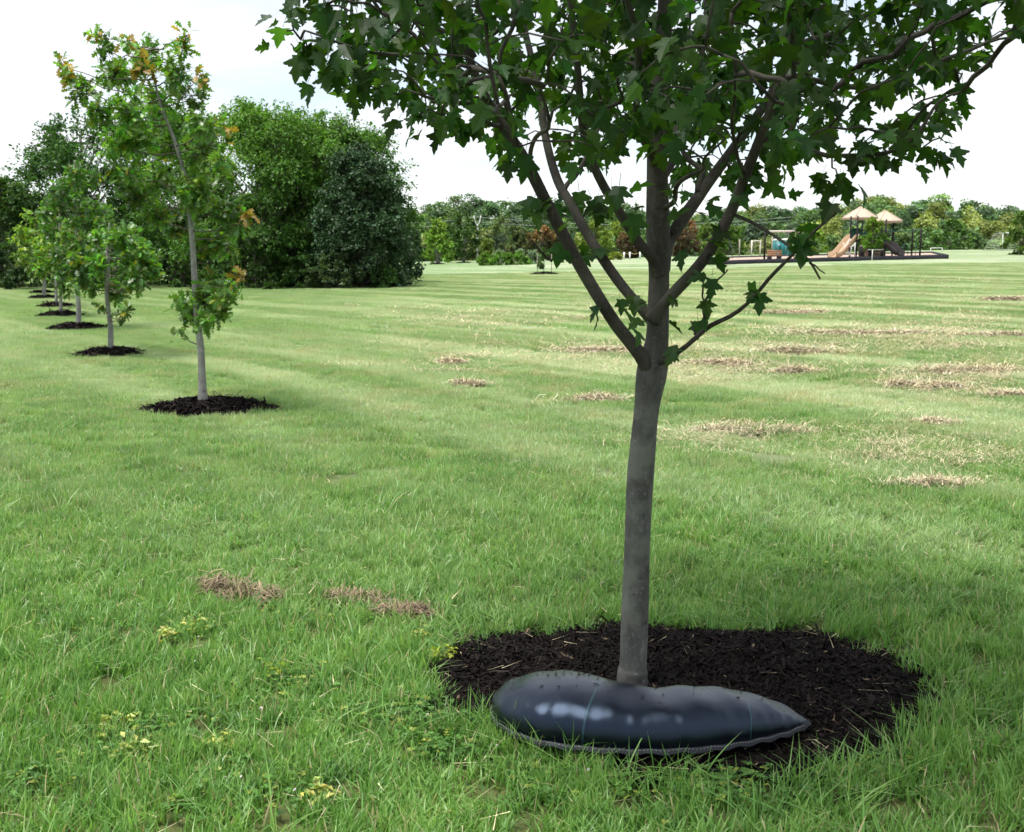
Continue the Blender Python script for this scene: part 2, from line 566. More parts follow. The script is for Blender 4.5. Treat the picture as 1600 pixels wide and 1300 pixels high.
def mulch_bed(cx, cy, rx, ry, h, seed, label, n_shred, size, group, base_n=48, smooth_out=0.09):
    out = blob(seed, 12, smooth_out)
    BEDS.append((cx, cy, rx, ry, out))
    z0 = float(terr(cx, cy))
    root = thing('mulch_bed', label, 'mulch bed', (cx, cy, z0), group)
    r = np.random.default_rng(seed)
    th = np.linspace(0, 2 * math.pi, base_n, endpoint=False)
    rings = np.array([0.0, .25, .5, .7, .85, .95, 1.02])
    V = []
    for s in rings:
        rad = out(th) * s
        x = cx + rx * rad * np.cos(th); y = cy + ry * rad * np.sin(th)
        z = terr(x, y) + h * np.clip(1 - s ** 2.4, 0, 1) + 0.004 + (lump(x, y) + r.normal(0, 0.006, base_n)) * (s < .97)
        if s > 1: z = terr(x, y) - 0.03
        V.append(np.stack([x, y, z], -1))
    V = np.vstack(V)
    q = []
    for i in range(len(rings) - 1):
        for j in range(base_n):
            k = (j + 1) % base_n
            q.append((i * base_n + j, i * base_n + k, (i + 1) * base_n + k, (i + 1) * base_n + j))
    mb = MB(); mb.add(V, None, q)
    mb.build('mound', M_MULCH_BASE, root, True)
    # shredded bark
    s = np.sqrt(r.uniform(0, 1, n_shred)) * 1.04
    s = np.where(r.uniform(0, 1, n_shred) < .025, r.uniform(1.0, 1.22 if base_n > 60 else 1.08, n_shred), s)
    a = r.uniform(0, 2 * math.pi, n_shred)
    rad = out(a) * s
    x = cx + rx * rad * np.cos(a); y = cy + ry * rad * np.sin(a)
    z = terr(x, y) + h * np.clip(1 - s ** 2.4, 0, 1) + 0.006 + lump(x, y) * (s < .97) + np.abs(r.normal(0, 0.010, n_shred)) * (size / 0.04) ** .4
    P = np.stack([x, y, z], -1)
    az = r.uniform(0, 2 * math.pi, n_shred); el = r.normal(0.0, 0.33, n_shred)
    D = np.stack([np.cos(az) * np.cos(el), np.sin(az) * np.cos(el), np.sin(el)], -1)
    S = norm(np.cross(D, r.normal(0, 1, (n_shred, 3)) * [.5, .5, .5] + [0, 0, 1]))
    N = np.cross(S, D)
    L = size * r.lognormal(0, 0.45, n_shred)[:, None]
    Wd = size * 0.075 * r.lognormal(0, 0.4, n_shred)[:, None]
    bend = r.normal(0, 0.12, n_shred)[:, None] * L
    v = np.stack([P - D * L / 2 - S * Wd, P - D * L / 2 + S * Wd,
                  P + N * bend - S * Wd * 1.3, P + N * bend + S * Wd * 1.3,
                  P + D * L / 2 - S * Wd * .5, P + D * L / 2 + S * Wd * .5], 1).reshape(-1, 3)
    b = np.arange(n_shred)[:, None] * 6
    q = np.concatenate([b + [0, 1, 3, 2], b + [2, 3, 5, 4]])
    tone = r.lognormal(0, 0.5, n_shred)[:, None]
    c = np.array([0.0095, 0.0068, 0.0060])[None] * tone
    pale = r.uniform(0, 1, n_shred) < 0.012
    c[pale] = np.array([0.17, 0.125, 0.08]) * r.uniform(.5, 1.2, pale.sum())[:, None]
    mb = MB(); mb.add(v, None, q, np.repeat(c, 6, 0))
    o = mb.build('bark_shreds', M_MULCH, root)
    o['kind'] = 'stuff'
    return root


pl, pr = gp(692, 1092), gp(1452, 1090)
pf, pn = gp(1060, 978), gp(1000, 1226)
MCX, MCY = (pl[0] + pr[0]) / 2, (pf[1] + pn[1]) / 2
mulch_bed(MCX, MCY, (pr[0] - pl[0]) / 2, (pf[1] - pn[1]) / 2, 0.055, 8,
          'wide dark mulch bed under the maple with the black watering bag on it', 44000, 0.030, 'mulch beds around trees', 96, 0.065)

OAKS = [(318, 642), (172, 556), (122, 514), (95, 494), (88, 480), (69, 467), (67, 459)]
OAKP = [gp(*p) for p in OAKS]
ROW = ['nearest', 'second nearest', 'third nearest', 'fourth nearest', 'fifth nearest', 'second farthest', 'farthest']
for i, (p, hw) in enumerate(zip(OAKP, (98, 58, 42, 32, 28, 22, 20))):
    rx = hw / F * p[1]
    mulch_bed(p[0] + 0.1 * rx * (i == 0), p[1], rx, rx * 0.95, 0.10, 11 + i,
              'dark mulch ring round the %s oak of the left row' % ROW[i], [6000, 2500, 1500, 900, 700, 600, 500][i],
              [0.06, 0.08, 0.1, 0.12, 0.14, 0.16, 0.16][i], 'mulch beds around trees')

# ------------------------------------------------------------------ leaf templates
def maple_leaf(fold=0.18, curl=0.15, seed=0):
    h = np.array([(0.0, 0.0), (.17, -.05), (.34, .01), (.28, .15), (.40, .25), (.60, .42), (.52, .49), (.40, .46), (.35, .53), (.19, .485),
                  (.25, .67), (.31, .76), (.17, .78), (.12, .90), (0.0, 1.08)])
    r = np.random.default_rng(seed)
    h = h + r.normal(0, 0.016, h.shape) * [(i not in (0, 14)) * 1.0 for i in range(15) for _ in (0, 1)][0:1]
    h[0] = (0, 0); h[-1, 0] = 0
    c = np.array([(0, .4)])
    R_ = np.vstack([h, c]); n = len(h)
    L_ = np.vstack([h * [-1, 1], c])
    P2 = np.vstack([R_, L_])
    z = fold * np.abs(P2[:, 0]) - curl * (P2[:, 1] - 0.3) ** 2 + 0.05 * np.sin(7 * P2[:, 1] + seed) * np.abs(P2[:, 0])
    V = np.column_stack([P2, z])
    f = []
    for i in range(n - 1):
        f.append((n, i, i + 1))
        f.append((2 * n + 1, n + 1 + i + 1, n + 1 + i))
    # petiole: a thin strip from the base backwards
    b = len(V)
    V = np.vstack([V, [(-.012, 0, 0), (.012, 0, 0), (.01, -.55, .10), (-.01, -.55, .10)]])
    f += [(b, b + 1, b + 2), (b, b + 2, b + 3)]
    return V, np.array(f)


def oak_leaf(fold=0.15, curl=0.2):
    h = [(0.02, 0.0), (.05, .13), (.22, .24), (.07, .32), (.33, .52), (.10, .57), (.27, .80), (.07, .83), (.0, 1.0)]
    V, f = [], []
    for x, y in h:
        for s in (-1, 0, 1):
            V.append((s * x, y - (0.03 if s == 0 else 0), fold * abs(s * x) - curl * y * y))
    for i in range(len(h) - 1):
        a = i * 3
        for s in (0, 1):
            f += [(a + s, a + s + 1, a + s + 4), (a + s, a + s + 4, a + s + 3)]
    return np.array(V), np.array(f)


def simple_leaf(w=0.32, fold=0.12, curl=0.2):
    V = np.array([(0, 0, 0), (w, .5, fold), (0, 1, -curl), (-w, .5, fold)])
    return V, np.array([(0, 1, 2), (0, 2, 3)])


def place_leaves(mb, tmpl, P, D, N, S, C):
    """copies of a leaf template: base P, midrib D, upper side N, size S, colour C (one row each)"""
    V, f = tmpl
    P = np.asarray(P); n = len(P)
    if n == 0: return
    D = norm(D); X = norm(np.cross(D, N)); N = np.cross(X, D)
    M = np.stack([X, D, N], 1) * np.asarray(S)[:, None, None]
    W_ = np.einsum('vk,nkj->nvj', V, M) + P[:, None]
    k = len(V)
    fa = (f[None] + (np.arange(n) * k)[:, None, None]).reshape(-1, 3)
    mb.add(W_.reshape(-1, 3), fa, None, np.repeat(np.asarray(C), k, 0))


def tones(base, n, r, spread=0.25, hue=0.12):
    b = np.asarray(base)[None] * r.lognormal(0, spread, n)[:, None]
    b = b * np.stack([r.lognormal(0, hue, n), np.ones(n), r.lognormal(0, hue, n)], -1)
    return np.clip(b, 0, 0.8)


# ------------------------------------------------------------------ the maple
_d = ray(989, 1072)
MB0 = EYE + _d * ((0.055 - EYE[2]) / _d[2])  # foot of the trunk, on top of the mulch
MB0[2] = 0.0
TY = MB0[1]
maple = thing('maple_tree', 'large young maple with grey trunk and spreading dark leaves in the mulch bed', 'tree', MB0)


def limb(nodes, n):
    """nodes: (px x, px y, depth offset, width px) -> points and radii in metres"""
    rows = []
    for x, y, dy, w in nodes:
        Y = TY + dy
        p = at(x, y, Y)
        rows.append((*p, w / 2 / F * (Y * math.cos(PITCH) + 1e-9)))
    q = resample(rows, n)
    return q[:, :3], np.maximum(q[:, 3], 0.0012)


def wobble(P, amp, seed):
    r = np.random.default_rng(seed)
    t = np.linspace(0, 1, len(P))[:, None]
    o = sum(r.normal(0, amp, 3)[None] * np.sin((k + 1) * 5 * t + r.uniform(0, 6)) for k in range(3))
    return P + o * np.clip(t * 6, 0, 1)


trunk_nodes = [(988, 1096, 0, 74), (988, 1074, 0, 62), (988, 1060, 0, 52), (989, 1048, 0, 48), (990, 1035, 0, 46), (992, 980, 0, 44), (995, 880, 0, 43), (999, 770, 0, 43), (1005, 690, 0, 41),
               (1011, 630, 0, 42), (1019, 575, 0, 48), (1026, 530, 0, 38), (1028, 480, 0, 33), (1029, 430, 0.01, 33), (1028, 380, 0.02, 36),
               (1027, 310, 0.03, 35), (1027, 230, 0.04, 32), (1031, 130, 0.05, 28), (1040, 20, 0.05, 24), (1042, -120, 0.02, 20), (1035, -320, 0, 15), (1040, -560, 0, 9), (1036, -800, 0, 3)]
P, rr = limb(trunk_nodes, 150)
rr = rr * (1 + 0.03 * np.sin(np.linspace(0, 60, 150)))
mb = MB(); mb.tube(wobble(P, 0.002, 1), rr, 20)
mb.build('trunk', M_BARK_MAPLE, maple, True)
limbs = {
    'a': [(1019, 585, 0.0, 30), (1003, 558, -0.03, 29), (972, 512, -.06, 25), (938, 455, -.10, 24), (893, 385, -.14, 24), (850, 318, -.17, 23), (815, 255, -.2, 22), (785, 200, -.22, 20),
          (757, 140, -.25, 18), (735, 70, -.28, 16), (718, -20, -.3, 14), (700, -150, -.32, 11), (690, -320, -.3, 7), (690, -470, -.25, 3)],
    'b': [(1026, 505, 0.02, 22), (1003, 482, .03, 21), (965, 437, .06, 20), (925, 378, .12, 19), (893, 322, .18, 18), (868, 278, .24, 17), (850, 215, .34, 15), (838, 130, .42, 13), (815, 30, .5, 11), (790, -120, .58, 8), (780, -280, .62, 3)],
    'c': [(1030, 430, 0.0, 22), (1018, 408, -.02, 21), (990, 378, -.05, 19), (963, 325, -.08, 18), (940, 270, -.12, 17), (918, 205, -.16, 16), (902, 130, -.2, 14), (889, 40, -.25, 13), (880, -80, -.3, 10), (870, -250, -.34, 7), (860, -430, -.36, 3)],
    'd': [(1020, 500, -.02, 24), (1035, 480, -.05, 23), (1068, 447, -.09, 23), (1108, 405, -.14, 22), (1142, 345, -.18, 21), (1165, 275, -.22, 20), (1186, 210, -.25, 19), (1210, 140, -.29, 17), (1232, 60, -.33, 15),
          (1255, -40, -.36, 13), (1280, -180, -.38, 9), (1300, -340, -.38, 4)],
    'e': [(1032, 420, .02, 26), (1043, 380, .06, 25), (1062, 335, .1, 25), (1095, 293, .17, 22), (1145, 238, .25, 19), (1188, 180, .32, 17), (1225, 110, .4, 15), (1265, 30, .48, 13), (1310, -90, .56, 10), (1350, -230, .6, 5)],
    'f': [(1028, 300, .03, 16), (1045, 240, .18, 15), (1075, 160, .36, 13), (1095, 60, .55, 11), (1110, -80, .75, 8), (1120, -260, .9, 4)],
    'g': [(1027, 260, .03, 16), (1005, 190, -.16, 15), (985, 90, -.36, 13), (970, -40, -.55, 10), (960, -200, -.7, 6), (955, -350, -.8, 3)],
}
SKEL = []        # (point, radius) along the wood, for twigs to start from
for kx, nodes in limbs.items():
    nodes = [(x_, y_, d_, w_ * (1.2 if i_ == 0 else .82)) for i_, (x_, y_, d_, w_) in enumerate(nodes)]
    P, rr = limb(nodes, 60)
    P = wobble(P, 0.006, ord(kx))
    mb = MB(); mb.tube(P, rr, 12)
    mb.build('limb', M_BARK_LIMB_SHADED, maple, True)
    SKEL += [(p, a) for p, a, i in zip(P, rr, range(60)) if i > 22]
branches = [
    [(1186, 222, -.25, 9), (1215, 222, -.27, 8), (1260, 236, -.3, 8), (1310, 242, -.33, 7), (1370, 238, -.36, 7), (1420, 215, -.4, 6), (1470, 186, -.44, 5), (1515, 150, -.48, 3)],
    [(1215, 122, -.29, 10), (1260, 124, -.25, 9), (1330, 130, -.2, 9), (1395, 128, -.14, 8), (1440, 108, -.08, 7), (1510, 80, 0, 6), (1570, 52, .05, 5), (1640, 20, .1, 3)],
    [(1225, 85, .4, 10), (1290, 55, .4, 9), (1360, 20, .4, 8), (1450, -25, .4, 6), (1530, -60, .4, 3)],
    [(765, 158, -.24, 9), (735, 128, -.3, 8), (690, 102, -.36, 7), (640, 88, -.4, 6), (590, 84, -.44, 5), (530, 68, -.48, 4), (470, 50, -.5, 3)],
    [(783, 196, -.22, 8), (755, 178, -.3, 7), (715, 160, -.36, 6), (670, 145, -.42, 5), (620, 120, -.5, 3)],
    [(742, 90, -.27, 9), (700, 50, -.3, 8), (640, 20, -.3, 7), (570, -10, -.28, 5), (500, -40, -.25, 3)],
    [(880, 300, .2, 8), (905, 262, .3, 7), (930, 215, .45, 6), (945, 160, .6, 4)],
    [(825, 270, -.2, 8), (842, 225, -.35, 7), (850, 170, -.5, 6), (862, 120, -.65, 4)],
    [(1090, 300, .16, 9), (1082, 250, .3, 8), (1062, 210, .45, 7), (1070, 160, .6, 4)],
    [(1035, 330, .03, 9), (1055, 305, -.1, 8), (1082, 280, -.25, 7), (1105, 250, -.45, 5), (1120, 215, -.6, 3)],
    [(1165, 272, -.22, 7), (1150, 225, -.4, 6), (1140, 170, -.55, 5), (1150, 110, -.7, 3)],
    [(915, 200, -.16, 7), (950, 165, -.35, 6), (975, 120, -.5, 4)],
]
for nodes in branches:
    P, rr = limb(nodes, 30)
    P = wobble(P, 0.008, int(nodes[0][0]))
    mb = MB(); mb.tube(P, rr, 8)
    mb.build('branch', M_BARK_LIMB_SHADED, maple, True)
    SKEL += [(p, a) for p, a in zip(P, rr)]
# the low bare branches
for nodes in [
    [(1030, 568, -.04, 9), (1050, 557, -.06, 9), (1075, 540, -.1, 8), (1106, 512, -.14, 8), (1145, 492, -.2, 7), (1175, 468, -.25, 6), (1205, 432, -.3, 6), (1240, 395, -.35, 5), (1275, 358, -.4, 5), (1308, 332, -.45, 4)],
    [(1104, 513, -.14, 5), (1099, 485, -.16, 4), (1104, 465, -.17, 4), (1120, 440, -.18, 3), (1137, 421, -.2, 2)],
    [(1100, 478, -.16, 3), (1098, 458, -.17, 3), (1100, 438, -.18, 2)],
    [(1092, 526, -.12, 4), (1084, 515, -.12, 3), (1080, 500, -.12, 3)],
    [(1146, 335, -.18, 6), (1175, 348, -.22, 6), (1205, 365, -.28, 5), (1235, 385, -.33, 5), (1258, 402, -.36, 4), (1270, 415, -.38, 4), (1282, 437, -.4, 3)],
    [(1262, 405, -.36, 3), (1270, 412, -.4, 3), (1288, 428, -.45, 2)],
    [(862, 408, -.15, 4), (845, 392, -.2, 4), (828, 375, -.24, 3)],
    [(915, 362, .12, 6), (905, 345, .2, 5), (890, 340, .26, 4), (870, 330, .3, 3)],
    [(905, 345, .2, 4), (918, 330, .24, 3), (920, 312, .27, 3)],
]:
    P, rr = limb(nodes, 24)
    P = wobble(P, 0.0012, int(nodes[0][1]))
    mb = MB(); mb.tube(P, np.maximum(rr, .0022), 6)
    mb.build('twig', M_BARK_LIMB_SHADED, maple, True)

# crown outline (lower edge of the foliage in the photograph)
EDGE = np.array([(400, -20), (430, 50), (470, 90), (505, 135), (545, 150), (590, 160), (630, 165), (660, 205), (710, 205), (750, 190), (790, 262), (850, 275), (900, 290), (950, 280),
                 (1000, 292), (1060, 318), (1110, 300), (1150, 285), (1200, 302), (1240, 268), (1290, 268), (1320, 298), (1345, 262), (1390, 262), (1420, 245), (1470, 248), (1500, 175), (1550, 122),
                 (1600, 130), (1700, 120)], float)
rm = np.random.default_rng(21)
cx0, cy0 = MB0[0] + 0.03, TY + 0.02
cl = []
n_low, n_high = 0, 0
while n_low < 820 or n_high < 520:
    z_ = rm.uniform(1.76, 4.5)
    lowz = z_ < 2.72
    if (n_low >= 820) if lowz else (n_high >= 520): continue
    Rz = 1.68 * math.sqrt(max(0, 1 - ((z_ - 2.6) / 1.95) ** 2)) if z_ > 2.6 else 1.68 * (1 - 0.22 * ((2.6 - z_) / .8) ** 2)
    a_ = rm.uniform(0, 6.283); rho = Rz * rm.uniform(0, 1) ** .5
    p = np.array([cx0 + rho * math.cos(a_), cy0 + .93 * rho * math.sin(a_), z_])
    (q,), dz = project(p)
    if q[1] > -500 and q[0] < 400 + .35 * abs(q[1] - 60): continue
    if q[1] > -40 and -100 < q[0] < 1750:
        e = np.interp(q[0], EDGE[:, 0], EDGE[:, 1])
        if q[1] > e - 22 - 20 * rm.uniform(): continue
        if q[1] > e - 120 and rm.uniform() < .42: continue
    if lowz: n_low += 1
    else: n_high += 1
    cl.append(p)
for x_, y_, d_ in ((448, 48, -.5), (470, 62, -.48), (482, 82, -.5), (505, 112, -.46), (530, 92, -.5), (545, 132, -.42), (515, 58, -.5), (560, 104, -.4), (588, 138, -.45), (600, 108, -.5), (620, 148, -.4), (640, 120, -.35),
                   (655, 178, -.4), (690, 180, -.38), (720, 185, -.34), (575, 70, -.45), (535, 40, -.3), (610, 60, -.3), (1385, 235, -.36), (1420, 220, -.4), (1440, 232, -.42), (1470, 215, -.44), (1345, 240, -.34), (1300, 262, -.32), (1310, 280, -.34), (1215, 285, -.25)):
    cl.append(at(x_, y_, TY + d_))
cl = np.array(cl)
sk = np.array([s[0] for s in SKEL]); srad = np.array([s[1] for s in SKEL])
# grow twigs: each cluster joins the nearest wood, twigs included
nodes_p = [p for p in sk]; parent = [-1] * len(sk); owner_r = list(srad)
d0 = np.min(np.linalg.norm(cl[:, None] - sk[None], axis=2), axis=1)
order = np.argsort(d0)
arr = np.array(nodes_p)
twigs = []      # list of node index chains
for ci in order:
    c = cl[ci]
    dv = c[None] - arr
    dist = np.linalg.norm(dv, axis=1)
    cost = dist * (1 + 0.7 * np.clip(-dv[:, 2] / (dist + 1e-6), 0, 1))
    k = int(np.argmin(cost))
    base = arr[k]
    m = max(3, int(dist[k] / 0.06) + 2)
    t = np.linspace(0, 1, m)[:, None]
    sag = np.array([0, 0, 1.0])[None] * (0.10 * dist[k]) * np.sin(t * math.pi)
    path = base[None] * (1 - t) + c[None] * t + sag + rm.normal(0, 0.006, (m, 3)) * np.sin(t * math.pi)
    i0 = len(arr)
    arr = np.vstack([arr, path[1:]])
    parent += [k] + list(range(i0, i0 + m - 2))
    twigs.append([k] + list(range(i0, i0 + m - 1)))
cnt = np.zeros(len(arr))
for tw in twigs:
    j = tw[-1]
    while j >= len(sk):
        cnt[j] += 1
        j = parent[j]
tmb = MB()
tips = []
for tw in twigs:
    rad = 0.0011 + 0.0013 * np.sqrt(np.maximum(cnt[tw], 1))
    rad[0] = rad[1]
    tmb.tube(arr[tw], rad, 5)
    tips.append((arr[tw[-1]], norm(arr[tw[-1]] - arr[tw[-2]]), arr[tw[-2]]))
tw_o = tmb.build('twigs', M_BARK_LIMB_SHADED, maple, True)
tw_o['kind'] = 'stuff'

LP, LD, LN, LS = [], [], [], []
UPV = np.array([0, 0, 1.0])


def add_leaf(p, out, size, r):
    d = norm(out * r.uniform(.35, .9) + UPV * r.normal(-.72, .33) + r.normal(0, .38, 3))
    nrm = norm(out * r.uniform(.1, .6) + UPV * r.uniform(.5, 1.0) + r.normal(0, .42, 3))
    LP.append(p); LD.append(d); LN.append(nrm); LS.append(size)


for tip, td, prev in tips:
    nlf = rm.integers(4, 8)
    for k in range(nlf):
        f_ = rm.uniform(-0.3, 1.0)
        bp = prev + (tip - prev) * max(f_, 0) + rm.normal(0, .012, 3)
        a = rm.uniform(0, 6.28)
        out = norm(np.array([math.cos(a), math.sin(a), 0]) + td * 0.9)
        pet = out * rm.uniform(.02, .06) + UPV * rm.uniform(-.03, .02)
        add_leaf(bp + pet, out, rm.uniform(0.040, 0.073), rm)
# single leaves low on the limbs, as the photograph shows them
low = [(968, 468, -.1), (990, 462, -.05), (1000, 470, -.05), (975, 485, 0), (1003, 500, -.12), (995, 515, -.12), (938, 478, -.1), (932, 490, -.12), (1045, 465, -.1), (1046, 505, -.1), (1050, 540, -.1), (1052, 548, -.08),
       (1104, 432, -.18), (1112, 436, -.2), (1105, 492, -.15), (1090, 502, -.12), (1178, 452, -.25), (1187, 458, -.26), (1170, 448, -.24), (1102, 470, -.17), (835, 308, -.2), (848, 322, -.2), (832, 330, -.22), (868, 318, .25), (885, 305, .3), (905, 300, .25),
       (925, 312, .25), (942, 322, .2), (935, 305, .26), (865, 345, .2), (900, 318, .25), (895, 362, .2), (905, 385, .18), (880, 355, -.2), (915, 395, .2), (935, 385, .1), (925, 400, .1), (892, 400, -.2), (858, 312, -.18), (876, 380, .2),
       (1255, 352, -.36), (1248, 372, -.36), (1262, 366, -.38), (1300, 318, -.44), (1252, 385, -.36), (1240, 362, -.34), (1130, 360, -.17), (1122, 385, -.16), (1140, 372, -.2), (1115, 402, -.15), (1045, 345, -.1), (1068, 392, -.12), (1108, 320, .17), (1120, 305, .2), (1085, 330, .2), (1060, 300, -.1), (1046, 290, -.15), (1005, 320, -.1), (985, 300, -.12), (992, 335, -.1),
       (1150, 300, -.2), (1165, 290, -.2), (1200, 282, -.25), (1215, 290, -.25), (955, 300, -.15), (968, 290, -.15), (945, 330, .2)]
nlow0 = len(LP)
for x, y, dy in low:
    p = at(x, y, TY + dy)
    a = rm.uniform(0, 6.28)
    small = 0.062 if y > 430 else 0.075
    add_leaf(p, np.array([math.cos(a) * .7, -abs(math.sin(a)), 0]), small * rm.uniform(.8, 1.15), rm)
LP, LD, LN, LS = np.array(LP), np.array(LD), np.array(LN), np.array(LS)
tm = [maple_leaf(.24, .22, 0), maple_leaf(.12, .50, 1), maple_leaf(.42, .10, 2), maple_leaf(-.18, .38, 3)]
q, dz = project(LP)
infr = (q[:, 0] > 10) & (q[:, 0] < 1590) & (q[:, 1] > 5) & (q[:, 1] < 640)
edge = np.interp(q[:, 0], EDGE[:, 0], EDGE[:, 1])
score = LS / dz * (1 + 1.2 * np.exp(-np.abs(edge - q[:, 1]) / 60))
score[~infr] = -1
score[nlow0:] = 9
single = np.argsort(-score)[:300]
is_s = np.zeros(len(LP), bool); is_s[single] = True
LC = tones((0.025, 0.064, 0.012), len(LP), rm, .32, .16)
fmb = MB()
var = rm.integers(0, 4, len(LP))
for k in range(4):
    s = (var == k) & ~is_s
    place_leaves(fmb, tm[k], LP[s], LD[s], LN[s], LS[s], LC[s])
fo = fmb.build('foliage', M_MAPLE, maple)
fo['kind'] = 'stuff'
leaf_meshes = []
for k in range(8):
    m_ = MB(); V, f_ = tm[k % 4]
    m_.add(V, f_, None, tones((0.030, 0.072, 0.014), 1, rm, .25, .12)[0])
    leaf_meshes.append(m_.mesh('leaf', M_MAPLE))
from mathutils import Matrix
for i in single:
    D = norm(LD[i]); X = norm(np.cross(D, LN[i])); N = np.cross(X, D)
    o = bpy.data.objects.new('leaf', leaf_meshes[int(rm.integers(0, 8))])
    COL.objects.link(o)
    o.parent = maple
    Mx = Matrix(((X[0], D[0], N[0], LP[i][0] - MB0[0]), (X[1], D[1], N[1], LP[i][1] - MB0[1]), (X[2], D[2], N[2], LP[i][2] - MB0[2]), (0, 0, 0, 1)))
    o.matrix_local = Mx @ Matrix.Scale(float(LS[i]), 4)

# ------------------------------------------------------------------ watering bag
M_BAG, n, l, out = new_mat('coated_woven_plastic')
tc = n.new('ShaderNodeTexCoord')
uvm = n.new('ShaderNodeAttribute'); uvm.attribute_name = 'col'
sepc = n.new('ShaderNodeSeparateColor'); l.new(uvm.outputs['Color'], sepc.inputs[0])
along = math_(n, l, 'MULTIPLY', sepc.outputs[0], 1.25)          # metres along the bag
across = math_(n, l, 'MULTIPLY', sepc.outputs[1], 0.75)
wv = math_(n, l, 'MULTIPLY', math_(n, l, 'SINE', math_(n, l, 'MULTIPLY', along, 800)), math_(n, l, 'SINE', math_(n, l, 'MULTIPLY', across, 800)))
nzb = noise(n, l, 10, 5, tc.outputs['Object'])
fineb = noise(n, l, 120, 3, tc.outputs['Object'])
basec = ramp(n, [(0.3, (0.003, 0.004, 0.007)), (0.7, (0.006, 0.008, 0.013))])
l.new(nzb.outputs['Fac'], basec.inputs[0])
c = basec.outputs[0]
for pos_ in (0.36, 0.755):      # thin woven marker threads
    dd = math_(n, l, 'ABSOLUTE', math_(n, l, 'SUBTRACT', math_(n, l, 'ADD', sepc.outputs[0], math_(n, l, 'MULTIPLY', sepc.outputs[1], -0.05)), pos_))
    th_ = math_(n, l, 'LESS_THAN', dd, 0.0022)
    c = mixc(n, l, math_(n, l, 'MULTIPLY', th_, 0.22), c, (0.05, 0.15, 0.15))
dust = ramp(n, [(0.62, (0, 0, 0)), (0.72, (1, 1, 1))]); l.new(fineb.outputs['Fac'], dust.inputs[0])
c = mixc(n, l, math_(n, l, 'MULTIPLY', dust.outputs[0], 0.05), c, (0.16, 0.13, 0.10))
p = n.new('ShaderNodeBsdfPrincipled')
l.new(c, p.inputs['Base Color'])
p.inputs['Specular IOR Level'].default_value = 0.55
p.inputs['Specular Tint'].default_value = (0.5, 0.68, 1.0, 1)  # blue of the reflected sky put into the gloss tint
rr_ = n.new('ShaderNodeMapRange'); rr_.inputs[3].default_value = 0.20; rr_.inputs[4].default_value = 0.29
l.new(nzb.outputs['Fac'], rr_.inputs[0]); l.new(rr_.outputs[0], p.inputs['Roughness'])
b = n.new('ShaderNodeBump'); b.inputs['Strength'].default_value = 0.22; b.inputs['Distance'].default_value = 0.0015
l.new(wv, b.inputs['Height'])
b2 = n.new('ShaderNodeBump'); b2.inputs['Strength'].default_value = 0.22; b2.inputs['Distance'].default_value = 0.012
l.new(noise(n, l, 16, 4, tc.outputs['Object']).outputs['Fac'], b2.inputs['Height']); l.new(b.outputs[0], b2.inputs['Normal'])
l.new(b2.outputs[0], p.inputs['Normal'])
l.new(p.outputs[0], out.inputs[0])
M_STITCH = plain('white_stitch', (0.22, 0.23, 0.25), 0.7, 0.3)

O_ = [(766, 1101), (778, 1128), (835, 1155), (920, 1168), (1010, 1172), (1100, 1168), (1170, 1158), (1225, 1145), (1268, 1130)]
I_ = [(792, 1086), (842, 1083), (900, 1092), (950, 1106), (1012, 1113), (1078, 1112), (1140, 1112), (1200, 1116), (1248, 1121)]
def gpz(x, y, z):
    d = ray(x, y)
    return (EYE + d * ((z - EYE[2]) / d[2]))[:2]


TOPY = [1070, 1058, 1055, 1066, 1080, 1078, 1083, 1097, 1116]      # crest line of the bag in the photograph
H_ = []
for a, b_, ty in zip(O_, I_, TOPY):
    m2 = gpz(*a, .073) * .42 + gpz(*b_, .06) * .58
    lo_, hi_ = .02, .2
    for _ in range(30):
        h_ = (lo_ + hi_) / 2
        (q,), _z = project(np.array([m2[0], m2[1], .045 + h_]))
        if q[1] > ty: lo_ = h_
        else: hi_ = h_
    H_.append(h_)
rows = [(*gpz(*a, .073), *gpz(*b_, .06), h) for a, b_, h in zip(O_, I_, H_)]

NS, NC = 120, 44
st = resample(rows, NS)
rb = np.random.default_rng(5)
zb = 0.045                       # the mulch under the bag
V = []; CC = []
tpar = np.linspace(0, 1, NS)
phi = np.linspace(0, 2 * math.pi, NC, endpoint=False)
endf = np.clip(np.minimum(tpar / 0.03, (1 - tpar) / 0.10 + .12), 0, 1) ** .5
pk = sum(a * np.sin(w * tpar + ph) for a, w, ph in zip((.4, .35, .3, .25), (70, 113, 171, 239), rb.uniform(0, 6, 4)))
for i in range(NS):
    o2, i2, h = st[i, 0:2], st[i, 2:4], st[i, 4]
    mid = (o2 + i2) / 2; hw = (o2 - i2) / 2
    e = 0.45 + 0.55 * endf[i]
    for f_ in phi:
        cs, sn = math.cos(f_), math.sin(f_)
        k = np.sign(cs) * abs(cs) ** 0.85
        zs = 0.028
        if sn >= 0:
            z = zs + (h * (0.60 + 0.40 * endf[i]) - zs) * sn ** 0.62
        else:
            z = zs + zs * 1.0 * sn * 1.0
            k *= 0.94
        ed = np.clip((abs(cs) - 0.55) / 0.45, 0, 1)
        puck = 0.006 * pk[i] * ed * (sn > 0.02) + 0.0022 * math.sin(9 * tpar[i] * 6.28 + 3 * f_) * (1 - ed) * (sn > 0)
        puck += .0018 * math.sin(31 * tpar[i] + 4 * cs + 1.3) * math.sin(17 * tpar[i] - 3 * cs) * (sn > 0.05)
        z += puck * 0.8
        p2 = mid + hw * k * e * (1 + puck * 1.2)
        V.append((p2[0], p2[1], zb + z))
        CC.append((tpar[i], f_ / (2 * math.pi), 0))
V = np.array(V)
